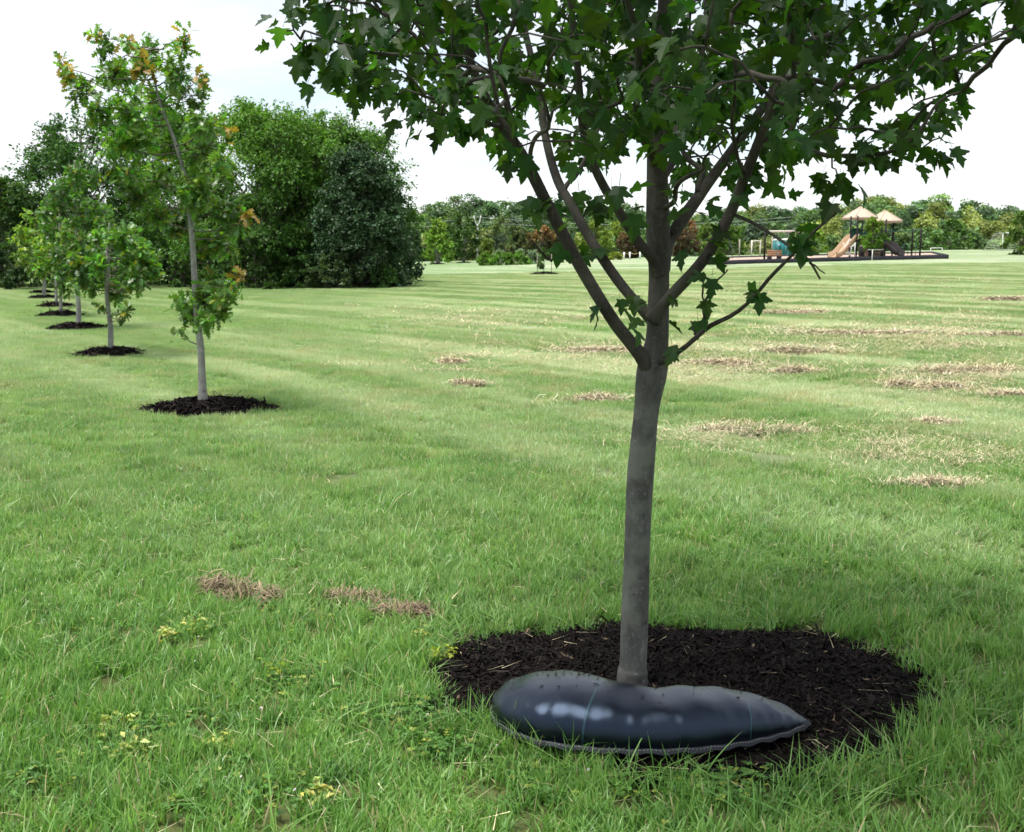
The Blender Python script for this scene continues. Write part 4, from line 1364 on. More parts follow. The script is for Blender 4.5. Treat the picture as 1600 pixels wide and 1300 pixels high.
# power pole and wires
pp = ground_at(746, 215)
pole = thing('utility_pole', 'grey utility pole with a forked top before the wood', 'utility pole', pp)
top = at(746, 350, 215)
mb = MB(); mb.tube([pp - [0, 0, .5], top], [.22, .15], 8); mb.build('post', M_GREYM, pole)
for s in (-1, 1):
    mb = MB(); mb.tube([top - [0, 0, .2], top + [s * .35, 0, .15], top + [s * .7, 0, 1.6]], [.09, .09, .07], 6); mb.build('arm', M_WHITE, pole)
for k_, (yl, yr) in enumerate(((341, 339), (347, 344))):
    A = at(560, yl, 214); B_ = top + [0, -.1, 1.3 - .9 * k_]; C_ = at(1240, yr, 214)
    rows = [A * (1 - t) + B_ * t - [0, 0, .9 * math.sin(math.pi * t)] for t in np.linspace(0, 1, 14)] + [B_ * (1 - t) + C_ * t - [0, 0, 1.5 * math.sin(math.pi * t)] for t in np.linspace(0, 1, 20)[1:]]
    mb = MB(); mb.tube(rows, .030, 4); mb.build('wire', M_GREYM, pole)

# ------------------------------------------------------------------ playground
def sheet(corners, n, dz):
    """grid that follows the terrain between four (x, y) corners"""
    c = [np.asarray(q[:2], float) for q in corners]
    V = []
    for i in range(n + 1):
        for j in range(n + 1):
            u, v = j / n, i / n
            p = (c[0] * (1 - u) + c[1] * u) * (1 - v) + (c[3] * (1 - u) + c[2] * u) * v
            V.append((p[0], p[1], float(terr(*p)) + dz))
    q = [(i * (n + 1) + j, i * (n + 1) + j + 1, (i + 1) * (n + 1) + j + 1, (i + 1) * (n + 1) + j) for i in range(n) for j in range(n)]
    mb = MB(); mb.add(V, None, q); return mb


PC = [ground_at(1092, 95), ground_at(1480, 99), ground_at(1455, 124), ground_at(1130, 124)]
tag(sheet(PC, 16, .20).build('playground_surface', M_CHIPS, None, True), 'pale wood chip surface of the playground', 'ground', kind='structure')
brd = thing('playground_border', 'low dark timber border around the wood chip playground', 'border', PC[0])
for k_ in range(4):
    a, b_ = PC[k_][:2], PC[(k_ + 1) % 4][:2]
    d = norm(b_ - a); nrm = np.array([-d[1], d[0]]) * .12
    m = 13; V = []
    for i in range(m):
        p_ = a + (b_ - a) * i / (m - 1)
        z = float(terr(*p_))
        for sgn, zz in ((-1, -.2), (1, -.2), (1, .36), (-1, .36)):
            V.append((*(p_ + nrm * sgn), z + zz))
    q = [(i * 4 + s, i * 4 + (s + 1) % 4, (i + 1) * 4 + (s + 1) % 4, (i + 1) * 4 + s) for i in range(m - 1) for s in range(4)] + [(0, 1, 2, 3), (4 * m - 4, 4 * m - 1, 4 * m - 2, 4 * m - 3)]
    mb = MB(); mb.add(V, None, q); mb.build('timber', M_BORDER, brd)

play = thing('play_structure', 'black play structure with two beige pointed roofs, tan slide and climbing bars', 'playground', ground_at(1360, 108))
KX = 106.0 / F


def gpt(cx, Y, h=0.0):
    p_ = ground_at(cx, Y)
    return p_ + [0, 0, h + .2]


def roof(cx, Y, half, ze, za):
    c_ = gpt(cx, Y)
    V = []
    n8 = 8
    for rr_, zz in ((half * .97, ze - .22), (half, ze - .05), (half * .96, ze + .03)):
        for k in range(4):
            a = math.radians(45 + 90 * k + 14)
            V.append(c_ + [rr_ * 1.414 * math.cos(a), rr_ * 1.414 * math.sin(a), zz])
    V.append(c_ + [0, 0, za])
    q = [(i * 4 + k, i * 4 + (k + 1) % 4, i * 4 + 4 + (k + 1) % 4, i * 4 + 4 + k) for i in range(2) for k in range(4)] + [(0, 3, 2, 1)]
    f3 = [(8 + k, 8 + (k + 1) % 4, 12) for k in range(4)]
    mb = MB(); mb.add(V, f3, q); mb.build('roof', M_ROOF, play)
    mb = MB()
    for k in range(4):
        mb.tube([V[8 + k], V[12]], .045, 5)
    mb.build('roof_rib', M_ROOF, play)


for (cx, Y, half, ze, za, dk, posts) in ((1341, 107, 1.22, 3.75, 4.75, 1.62, ((1327, 106.2), (1337.5, 105), (1345, 108.6), (1355, 107.3))),
                                        (1379, 109, 1.25, 3.42, 4.40, 1.0, ((1366, 108.6), (1375.5, 110.3), (1382, 107.2), (1393.5, 108.8)))):
    roof(cx, Y, half, ze, za)
    for (px_, py_) in posts:
        b_ = gpt(px_, py_)
        mb = MB(); mb.tube([b_ - [0, 0, .4], b_ + [0, 0, ze + .1]], .075, 8); mb.build('post', M_BLACK, play)
    c_ = gpt(cx, Y, dk)
    mb = MB(); mb.box(c_ + [-.95, -.95, -.09], c_ + [.95, .95, .0]); mb.build('deck', M_BLACK, play)
# tan slide, curved sides
sl = [gpt(1334, 106.0, 1.75), gpt(1328, 105.4, 1.62), gpt(1320, 104.6, 1.05), gpt(1312, 103.8, .45), gpt(1306, 103.2, .18), gpt(1300, 102.6, .14)]
sl = resample(np.array(sl), 22)
T_ = norm(np.gradient(sl, axis=0)); side = norm(np.cross(T_, UPV)); nu = np.cross(side, T_)
prof = [(-.42, .42), (-.40, .0), (-.2, -.05), (.2, -.05), (.40, .0), (.42, .42), (.47, .42), (.46, -.06), (0, -.13), (-.46, -.06), (-.47, .42)]
V = np.vstack([[sl[i] + side[i] * a + nu[i] * b_ for a, b_ in prof] for i in range(22)])
m = len(prof)
q = [(i * m + j, i * m + (j + 1) % m, (i + 1) * m + (j + 1) % m, (i + 1) * m + j) for i in range(21) for j in range(m)]
mb = MB(); mb.add(V, None, q); mb.build('slide', M_TAN, play, True)
# white arched climber: two rails and rungs
ra, rb_ = [], []
for t in np.linspace(0, 1, 12):
    x_ = 1321.5 + 10 * t; h = .1 + 1.95 * math.sin(math.pi * .5 * (1 - t) * 1.0) if False else 2.05 * math.sin(math.pi * (.12 + .55 * t))
    ra.append(gpt(1328.5 - 11 * math.sin(math.pi * (t * .75 + .05)) + 10 * t, 104.2, max(.0, 1.75 - 1.75 * t)))
mb = MB(); mb.tube(resample(np.array(ra), 24), .055, 6); mb.build('climber_rail', M_WHITE, play, True)
arc = [gpt(1326 + 6 * math.cos(a) * 1.6, 104.3, 1.35 + .35 * math.sin(a)) for a in np.linspace(math.pi, 2 * math.pi, 9)]
mb = MB(); mb.tube(np.array(arc), .055, 6); mb.build('climber_rail', M_WHITE, play, True)
for k_, (xa, ha, xb, hb) in enumerate(((1318.5, 1.0, 1323, 1.15), (1322, .45, 1326, 1.0), (1327, .15, 1330, 1.02), (1335, .05, 1335, 1.3))):
    mb = MB(); mb.tube([gpt(xa, 104.2, ha), gpt(xb, 104.3, hb)], .045, 5); mb.build('climber_rung', M_WHITE, play)
# green panels, railings, black slide, overhead bars
for (cx, Y, h0, h1, hw) in ((1336, 107.6, 1.65, 2.75, .62), (1352, 108.6, 1.7, 2.5, .3), (1376, 110.2, 1.05, 2.0, .55)):
    c_ = gpt(cx, Y)
    mb = MB()
    th = np.linspace(0, math.pi, 9)
    ring = [(-hw, h0)] + [(-hw * math.cos(t), h1 - .35 + .35 * math.sin(t)) for t in th] + [(hw, h0)]
    ring = ring
    V = [c_ + [a, -.03, z] for a, z in ring] + [c_ + [a, .03, z] for a, z in ring]
    nR = len(ring)
    ctr = c_ + [0, -.03, (h0 + h1) / 2 - .1]; ctb = c_ + [0, .03, (h0 + h1) / 2 - .1]
    f3 = [(2 * nR, i, (i + 1) % nR) for i in range(nR)] + [(2 * nR + 1, nR + (i + 1) % nR, nR + i) for i in range(nR)]
    mb.add(V + [ctr, ctb], f3, [(i, (i + 1) % nR, nR + (i + 1) % nR, nR + i) for i in range(nR)])
    mb.build('panel', M_GREENP, play)
for (xa, xb, Y, h) in ((1338, 1355, 106.0, 2.5), (1338, 1355, 106.0, 1.65), (1376, 1394, 108.0, 1.95)):
    mb = MB(); mb.tube([gpt(xa, Y, h), gpt(xb, Y + 1, h)], .04, 5); mb.build('railing', M_BLACK, play)
bs = resample(np.array([gpt(1384, 107.2, 1.05), gpt(1390, 106.6, .95), gpt(1396, 106, .6), (gpt(1402, 105.4, .22)), gpt(1408, 105, .14)]), 14)
T_ = norm(np.gradient(bs, axis=0)); side = norm(np.cross(T_, UPV)); nu = np.cross(side, T_)
V = np.vstack([[bs[i] + side[i] * a + nu[i] * b_ for a, b_ in prof] for i in range(14)])
q = [(i * m + j, i * m + (j + 1) % m, (i + 1) * m + (j + 1) % m, (i + 1) * m + j) for i in range(13) for j in range(m)]
mb = MB(); mb.add(V, None, q); mb.build('slide', M_BLACK, play, True)
for (px_, Y) in ((1424, 106), (1437, 103.5)):
    b_ = gpt(px_, Y); mb = MB(); mb.tube([b_ - [0, 0, .4], b_ + [0, 0, 2.55]], .085, 8); mb.build('post', M_BLACK, play)
for dy in (0, 1.0):
    mb = MB(); mb.tube([gpt(1376, 108.5 + dy, 2.35), gpt(1424, 105.8 + dy, 2.38), gpt(1437, 103.5 + dy, 2.42)], .05, 5); mb.build('overhead_rail', M_GREENP, play)
for k_ in range(7):
    x_ = 1382 + k_ * 7.3
    Y = 108.2 - .062 * (x_ - 1376)
    mb = MB(); mb.tube([gpt(x_, Y, 2.35), gpt(x_, Y + 1.0, 2.35)], .025, 4); mb.build('overhead_bar', M_GREENP, play)
for cx in (1411, 1418, 1430):
    mb = MB(); mb.tube([gpt(cx, 107, .0), gpt(cx + .5, 107, 1.15)], .03, 5); mb.build('climber_rung', M_GREENP, play)

# swings
def swing(name_label, xa, xb, Ya, Yb, h, beam_mat, post_mat, seats, seat_mat):
    a, b_ = gpt(xa, Ya), gpt(xb, Yb)
    rt = thing('swing_set', name_label, 'swing', a)
    for p_ in (a, b_):
        mb = MB(); mb.tube([p_ - [0, 0, .4], p_ + [0, 0, h]], .09, 8); mb.build('post', post_mat, rt)
    d = b_ - a
    mb = MB(); mb.tube([a + [0, 0, h - .1] - d * (.0), b_ + [0, 0, h - .1]], .085, 8); mb.build('beam', beam_mat, rt)
    for t, sd in seats:
        c_ = a + d * t
        w = norm(d) * .25
        seat_z = .55
        for s in (-1, 1):
            mb = MB(); mb.tube([c_ + w * s + [0, 0, h - .1], c_ + w * s + [sd, -.1, seat_z]], .015, 4); mb.build('chain', M_GREYM, rt)
        mb = MB()
        U = np.linspace(-1, 1, 7)
        V = [c_ + w * u * 1.05 + [sd, -.1 + dd, seat_z - .14 * (1 - u * u) + dz] for dd in (-.11, .11) for dz in (0, .05) for u in U]
        q = []
        for i in range(6):
            for r0, r1 in ((0, 7), (7, 21), (21, 14), (14, 0)):
                q.append((r0 + i, r0 + i + 1, r1 + i + 1, r1 + i))
        mb.add(V, None, q); mb.build('seat', seat_mat, rt)
    return rt


swing('large swing frame with black posts and pale beam at the left of the playground', 1194, 1255, 99, 105, 2.65, M_CREAM, M_BLACK, ((.3, 0), (.55, 0), (.8, 0)), M_TEAL)
swing('smaller pale wooden swing frame with teal seats behind the playground', 1174, 1187.5, 139, 140, 1.9, M_CREAM, M_CREAM, ((.08, -.35), (.3, 0)), M_TEAL)

# portable toilets
for k_, (cx, Y, lab) in enumerate(((1215, 152, 'left teal portable toilet with white roof behind the swings'), (1229, 150, 'right teal portable toilet with white roof behind the swings'))):
    b_ = ground_at(cx, Y)
    t_ = thing('portable_toilet', lab, 'toilet', b_, 'portable toilets')
    hw = .56 if k_ == 0 else .62
    mb = MB(); mb.box(b_ + [-hw, -.56, -.1], b_ + [hw, .56, 2.0]); mb.build('cabin', M_TEAL, t_)
    mb = MB(); mb.box(b_ + [-hw * .62, -.60, .1], b_ + [hw * .62, -.57, 1.85]); dr = mb.build('door', M_TEAL, t_)
    mb = MB(); mb.box(b_ + [-.12, -.63, 1.3], b_ + [.12, -.602, 1.5]); mb.build('latch', M_WHITE, dr)
    mb = MB()
    th = np.linspace(0, math.pi, 9)
    V = [b_ + [-(hw + .04) * math.cos(t), y_, 2.0 + .28 * math.sin(t)] for y_ in (-.6, .6) for t in th]
    mb.add(V, [(0, i, i + 1) for i in range(1, 8)] + [(9, 9 + i + 1, 9 + i) for i in range(1, 8)], [(i, i + 9, i + 10, i + 1) for i in range(8)] + [(0, 8, 17, 9)])
    mb.build('roof', M_WHITE, t_)
    for s in (-1, 1):
        mb = MB(); mb.box(b_ + [s * hw - .035, -.62, -.05], b_ + [s * hw + .035, -.565, 2.0]); mb.build('corner_post', M_WHITE if s > 0 else M_TEAL, t_)

# planters
def planter(lab, cx, Y, hw, h, mat, legs):
    b_ = gpt(cx, Y)
    t_ = thing('planter_box', lab, 'planter', b_, 'planters at the playground')
    z0 = .28 if legs else .0
    nP_ = 3
    for k in range(nP_):
        z_ = z0 + (h - z0) * k / nP_
        mb = MB(); mb.box(b_ + [-hw, -.4, z_ + .01], b_ + [hw, .4, z_ + (h - z0) / nP_ - .01]); mb.build('board', mat, t_)
    mb = MB(); mb.box(b_ + [-hw + .05, -.34, z0 + .03], b_ + [hw - .05, .34, h - .05]); mb.build('soil', M_MULCH_BASE, t_)
    for s in (-1, 1):
        mb = MB(); mb.box(b_ + [s * hw * .75 - .14, -.43, -.1], b_ + [s * hw * .75 + .14, .43, .27 if legs else h * .9]); mb.build('foot', M_BLACK, t_)
    return b_


planter('low wooden planter on black feet by the swing frame', 1209.5, 107, .62, .85, M_WOODB, True)
b_ = planter('brown planter box holding the small tree in front of the play structure', 1366, 98.8, .72, .78, M_STONE, False)
big_tree('planted_tree', 'small bright green tree in the planter before the play structure', b_ + [-.2, 0, .5], 3.1, 1.05, .9, (.085, .17, .025), 160, n_clump=40, per=110, leaf=.17, low=.12, clump=.13, profile='oval', top_col=(.13, .2, .03))
planter('second brown planter under the first play tower', 1351, 103.5, .42, 1.1, M_STONE, False)
lab_post = ground_at(1362.5, 96.2)
sg = thing('low_post', 'thin pale metal post standing before the planted tree', 'post', lab_post)
mb = MB(); mb.tube([lab_post - [0, 0, .2], lab_post + [0, 0, .95]], .035, 6); mb.build('shaft', M_WHITE, sg)
mb = MB(); mb.tube([lab_post + [-.4, 0, .93], lab_post + [.85, 0, .93]], .03, 6); mb.build('crossbar', M_GREYM, sg)
s2 = ground_at(1128, 93)
big_tree('sapling', 'loose leafed sapling in front of the left playground corner', s2, 2.2, .75, .6, (.085, .15, .035), 161, n_clump=22, per=60, leaf=.17, low=.25, clump=.14, profile='oval', trunk_r=.03)
for k_, (cx, top_, Y) in enumerate(((1155, 374, 148), (1206, 369, 148), (1249, 366, 148))):
    p_ = ground_at(cx, Y); tp = at(cx, top_, Y)
    mb = MB(); mb.tube([p_ - [0, 0, .2], [p_[0], p_[1], tp[2]]], .09, 6)
    tag(mb.build('wooden_pole', M_WOODG), ['pale wooden pole left of the small swing frame', 'pale wooden pole just left of the portable toilets', 'pale wooden pole right of the portable toilets'][k_], 'pole', 'pale poles behind the playground')

# goals
def frame_goal(lab, cx0_, cx1_, Y, h, depth, rad, net):
    a, b_ = ground_at(cx0_, Y), ground_at(cx1_, Y)
    t_ = thing('goal', lab, 'goal', a)
    for p_ in (a, b_):
        mb = MB(); mb.tube([p_ - [0, 0, .1], p_ + [0, 0, h]], rad, 8); mb.build('post', M_WHITE, t_)
    mb = MB(); mb.tube([a + [0, 0, h], b_ + [0, 0, h]], rad, 8); mb.build('crossbar', M_WHITE, t_)
    if depth:
        dv = np.array([-depth * .82, depth * .25, 0])
        for p_ in (a, b_):
            mb = MB(); mb.tube([p_ + [0, 0, h], p_ + dv * .42 + [0, 0, h - .08], p_ + dv + [0, 0, .05]], rad * .5, 6); mb.build('net_support', M_GREYM, t_)
        mb = MB(); mb.tube([a + dv + [0, 0, .05], b_ + dv + [0, 0, .05]], rad * .5, 6); mb.build('ground_bar', M_GREYM, t_)
        mb = MB()
        n1, n2 = 26, 14
        def prof_pt(p_, t):
            A_, B1, C1 = p_ + [0, 0, h], p_ + dv * .42 + [0, 0, h - .08], p_ + dv + [0, 0, .05]
            return A_ * (1 - 2 * t) + B1 * 2 * t if t < .5 else B1 * (2 - 2 * t) + C1 * (2 * t - 1)
        for i in range(n1 + 1):
            u = i / n1
            mb.tube([prof_pt(a * (1 - u) + b_ * u, t) for t in np.linspace(0, 1, 8)], .009, 3, cap=False)
        for j in range(n2 + 1):
            t = j / n2
            mb.tube([prof_pt(a, t), prof_pt(b_, t)], .009, 3, cap=False)
        for p_ in (a, b_):
            for j in range(10):
                u = j / 10
                mb.tube([p_ + [0, 0, h * (1 - u)], prof_pt(p_, u)], .009, 3, cap=False)
        o = mb.build('net', M_WHITE, t_); o['kind'] = 'stuff'


frame_goal('white soccer goal with net at the right picture edge', 1566, 1640, 155, 2.44, 2.9, .075, True)
frame_goal('small low white goal frame right of the playground', 1454, 1472, 150, .5, 0, .05, False)

# ------------------------------------------------------------------ dry grass clumps
def hay(lab, x, y, wpx, hfac, dark=False, n=None, seed=0):
    c_ = gp(x, y)
    r = np.random.default_rng(500 + seed)
    w = wpx / 2 / F * c_[1]
    dpt = max(.08, w * .24); hh = max(.06, min(.14, w * .30)) * hfac
    n = n or int(500 + 1200 * w)
    nb = 5
    ks = r.normal(0, .55, (nb, 2)); kw = r.uniform(.4, 1, nb)
    which = r.integers(0, nb, n)
    tail = 1 + 1.3 * (r.uniform(0, 1, n) < .3) * r.uniform(0, 1.5, n)
    u = np.clip(ks[which, 0] * 1.15 + r.normal(0, .42, n) * tail, -2.6, 2.6); v = np.clip(ks[which, 1] * .6 + r.normal(0, .34, n) * tail, -2.2, 2.2)
    px_, py_ = c_[0] + u * w, c_[1] + v * dpt + u * w * r.normal(0, .1)
    hz = hh * np.exp(-(v ** 2) * 1.6) * kw[which] * r.uniform(0.05, 1.15, n)
    P = np.stack([px_, py_, terr(px_, py_) + hz + (.02 if dark else .05)], -1)
    a = r.uniform(0, 6.28, n); el = r.normal(.0, .28, n)
    D = np.stack([np.cos(a) * np.cos(el), np.sin(a) * np.cos(el), np.sin(el)], -1)
    S_ = norm(np.cross(D, UPV + r.normal(0, .3, (n, 3))))
    k_ = max(1.0, c_[1] / 7.5)
    L = r.uniform(.05, .13, n)[:, None] * min(k_, 1.6); Wd = r.uniform(.0012, .0024, n)[:, None] * k_
    bend = np.stack([np.zeros(n), np.zeros(n), r.normal(.0, .02, n)], -1)
    V = np.stack([P - D * L / 2 - S_ * Wd, P - D * L / 2 + S_ * Wd, P + bend + S_ * Wd, P + bend - S_ * Wd, P + D * L / 2], 1).reshape(-1, 3)
    b_ = np.arange(n)[:, None] * 5
    base = np.array([.47, .385, .255]) if not dark else np.array([.20, .15, .095])
    C = np.clip(base[None] * r.lognormal(0, .3, n)[:, None], 0, .6)
    mb = MB(); mb.add(V, b_ + [3, 2, 4], b_ + [0, 1, 2, 3], np.repeat(C, 5, 0))
    o = mb.build('dry_grass_clump', M_STRAWS)
    tag(o, lab, 'dry grass', 'clumps of dry cut grass on the lawn')


hays = [
    ('long tan clump of dry cut grass nearest to the right of the trunk', 1165, 682, 122, 1.0, False),
    ('tan dry grass clump nearest to the right picture edge in the foreground', 1455, 768, 105, 1.0, False),
    ('tan dry grass clump just left of the maple trunk at mid height', 940, 631, 85, .9, False),
    ('long thin row of dry grass at right, halfway up the lawn', 1497, 586, 130, .8, False),
    ('pale dry grass heap in two humps right of the forked trunk', 1232, 556, 85, 1.0, False),
    ('small round dry grass heap left of the pair at right', 1400, 608, 42, 1.1, False),
    ('small pointed dry grass heap below the long thin row', 1472, 613, 56, 1.3, False),
    ('dry grass heap touching the right edge below the long row', 1582, 624, 60, 1.1, False),
    ('flat dry grass streak at right, above the long thin row', 1545, 528, 100, .7, False),
    ('flat spread of dry grass directly right of the trunk fork', 1135, 575, 100, .6, False),
    ('small dry grass heap below the two humped heap', 1240, 587, 60, 1.0, False),
    ('wide flat spread of dry grass in the middle of the right lawn', 1335, 525, 150, .6, False),
    ('thin dry grass streak far up at the right edge', 1575, 471, 60, .8, False),
    ('flat dry grass spread left of the trunk fork', 935, 553, 100, .5, False),
    ('small faint dry grass clump far left of the trunk, upper one', 705, 571, 34, .9, False),
    ('small faint dry grass clump far left of the trunk, lower one', 738, 606, 28, .9, False),
    ('dry grass spread far up behind the trunk fork at right', 1240, 492, 90, .6, False),
    ('small dry grass heap between the long clump and the right edge', 1455, 668, 46, .7, False),
    ('dark brown pulled grass clump in the left foreground', 352, 935, 58, 1.5, True),
    ('thin brown dead grass beside the dark clump in left foreground', 398, 943, 60, .7, True),
    ('thin dead grass patch between the dark clump and the mulch bed', 552, 942, 70, .6, True),
    ('dead grass patch at the upper left rim of the mulch bed', 642, 968, 50, .8, True),
]
for k_, (lab, x, y, w, hf, dk) in enumerate(hays):
    hay(lab, x, y, w, hf, dk, None, k_)

# thin scatter of cut straw over the right lawn, too fine to count
rs_ = np.random.default_rng(900)
spots = []
for (x, y, sx, sy, n) in ((1330, 530, 190, 26, 60), (1120, 580, 130, 16, 34), (1500, 600, 120, 30, 40), (950, 550, 150, 14, 30), (1450, 700, 150, 40, 30), (1200, 470, 260, 18, 40), (800, 500, 240, 20, 30), (1400, 440, 200, 10, 16), (720, 560, 120, 30, 14), (1500, 520, 100, 30, 30), (1100, 690, 60, 14, 10)):
    for _ in range(n):
        for _j in range(2):
            spots.append((x + rs_.normal(0, sx * .6), y + rs_.normal(0, sy * .6)))
mb = MB()
for (x, y) in spots:
    if y < 425 or x < 420: continue
    c_ = gp(x, y); n = 90
    w = rs_.uniform(.15, .5); k_ = max(1, c_[1] / 7.5)
    px_ = c_[0] + rs_.normal(0, w, n); py_ = c_[1] + rs_.normal(0, w * .5, n)
    P = np.stack([px_, py_, terr(px_, py_) + rs_.uniform(.035, .075, n)], -1)
    a = rs_.uniform(0, 6.28, n); el = rs_.normal(0, .25, n)
    D = np.stack([np.cos(a), np.sin(a), el], -1); S_ = norm(np.cross(D, UPV))
    L = rs_.uniform(.04, .11, n)[:, None] * min(k_, 2); Wd = rs_.uniform(.001, .002, n)[:, None] * k_
    V = np.stack([P - S_ * Wd, P + S_ * Wd, P + D * L], 1).reshape(-1, 3)
    mb.add(V, np.arange(n * 3).reshape(-1, 3), None, np.repeat(np.array([.46, .385, .25])[None] * rs_.lognormal(0, .3, n)[:, None], 3, 0))
n = 1500        # stray dry clippings in the near lawn
yy_ = 2.4 + 5.5 * rs_.uniform(0, 1, n) ** .8; xx_ = rs_.uniform(-1, 1, n) * (.5 * yy_ + .6)
P = np.stack([xx_, yy_, terr(xx_, yy_) + rs_.uniform(.025, .065, n)], -1)
a = rs_.uniform(0, 6.28, n); D = np.stack([np.cos(a), np.sin(a), rs_.normal(0, .2, n)], -1); S_ = norm(np.cross(D, UPV))
L = rs_.uniform(.03, .12, n)[:, None]; Wd = rs_.uniform(.0007, .0018, n)[:, None]
mb.add(np.stack([P - S_ * Wd, P + S_ * Wd, P + D * L], 1).reshape(-1, 3), np.arange(n * 3).reshape(-1, 3), None, np.repeat(np.array([.50, .43, .27])[None] * rs_.lognormal(0, .3, n)[:, None], 3, 0))
o = mb.build('cut_straw', M_STRAWS)
tag(o, 'thin scatter of dry cut straw over the lawn', 'straw', kind='stuff')

# yellowed weeds and clover in the foreground
def weed(lab, x, y, wpx, col, n, seed, size=.05):
    c_ = gp(x, y); r = np.random.default_rng(seed)
    w = wpx / 2 / F * c_[1]
    w = min(w, .085)
    px_ = c_[0] + np.clip(r.normal(0, w * .55, n), -w, w); py_ = c_[1] + np.clip(r.normal(0, w * .5, n), -w, w)
    P = np.stack([px_, py_, terr(px_, py_) + r.uniform(.012, .06, n)], -1)
    a = r.uniform(0, 6.28, n)
    D = np.stack([np.cos(a), np.sin(a), r.uniform(-.1, .7, n)], -1)
    mb = MB()
    place_leaves(mb, simple_leaf(.24, .1, .25), P, D, norm(UPV + r.normal(0, .4, (n, 3))), size * r.uniform(.5, 1.1, n), tones(col, n, r, .2, .12))
    for k in range(0, n, 3):
        mb.tube([[P[k][0], P[k][1], float(terr(P[k][0], P[k][1])) - .01], P[k]], .0012, 4, tuple(np.array(col) * .7))
    tag(mb.build('weed', M_WEED), lab, 'weed', 'yellowed weeds in the lawn')


YW = (.36, .40, .11)
for k_, (lab, x, y, w) in enumerate((
        ('pale yellow weed patch below the dark pulled grass clump', 308, 988, 70), ('yellow weed sprig left of the upper weed patch', 262, 1006, 30),
        ('yellow weed patch in the left foreground, topmost of the lower group', 182, 1142, 36), ('yellow weed patch at the lower left, beside a dry stalk', 205, 1192, 70),
        ('yellow weed patch in the lower left foreground, rightmost of its group', 345, 1172, 50), ('green yellow weed left of the mulch bed', 432, 1060, 46),
        ('yellowish weed at the left rim of the mulch bed', 655, 1010, 40), ('small yellow weed at the lower rim of the mulch bed', 500, 1255, 60), ('yellow green weed above the left end of the mulch bed', 690, 1035, 40))):
    weed(lab, x, y, w, YW if k_ not in (5, 8) else (.30, .36, .04), 44, 700 + k_, .034)

# ------------------------------------------------------------------ grass
def blade_mesh(name, n, area_r, hmin, hmax, wid, seed, seg, lean=.45, square=False, straw=.08):
    r = np.random.default_rng(seed)
    if square:
        x, y = r.uniform(-area_r, area_r, (2, n))
    else:
        a = r.uniform(0, 6.28, n); q_ = np.sqrt(r.uniform(0, 1, n)) * area_r
        x, y = q_ * np.cos(a), q_ * np.sin(a)
    P = np.stack([x, y, np.full(n, -.006)], -1)
    az = r.uniform(0, 6.28, n); ln = np.abs(r.normal(0, lean, n)) + .08
    H = r.uniform(hmin, hmax, n)
    out = np.stack([np.cos(az), np.sin(az), np.zeros(n)], -1)
    face = az + math.pi / 2 + r.normal(0, .5, n)
    S_ = np.stack([np.cos(face), np.sin(face), np.zeros(n)], -1)
    Wd = wid * r.uniform(.55, 1.25, n)
    levels = np.linspace(0, 1, seg + 1)
    ring = []
    for t in levels[:-1]:
        c_ = P + out * (ln * H * t ** 1.7)[:, None] + UPV * (H * (t - .28 * ln * t * t))[:, None]
        wv = (Wd * (1 - t ** 2.2 * .75) / 2)[:, None]
        ring += [c_ - S_ * wv, c_ + S_ * wv]
    t = 1.0
    tip = P + out * (ln * H)[:, None] + UPV * (H * (1 - .28 * ln))[:, None]
    V = np.stack(ring + [tip], 1)
    k = V.shape[1]
    b_ = np.arange(n)[:, None] * k
    f4 = [b_ + [2 * i, 2 * i + 1, 2 * i + 3, 2 * i + 2] for i in range(seg - 1)]
    f3 = b_ + [2 * seg - 2, 2 * seg - 1, 2 * seg]
    hue = np.clip(r.normal(.5, .22, n), 0, 1)
    st_ = np.where(r.uniform(0, 1, n) < straw, r.uniform(.4, .95, n), 0)
    tipg = np.concatenate([np.repeat(levels[:-1], 2), [1.0]])
    C = np.stack([np.repeat(hue[:, None], k, 1), np.repeat(st_[:, None], k, 1), np.tile(tipg, (n, 1))], -1)
    mb = MB(); mb.add(V.reshape(-1, 3), f3, np.concatenate(f4) if f4 else None, C.reshape(-1, 3))
    return mb.mesh(name, M_BLADE)


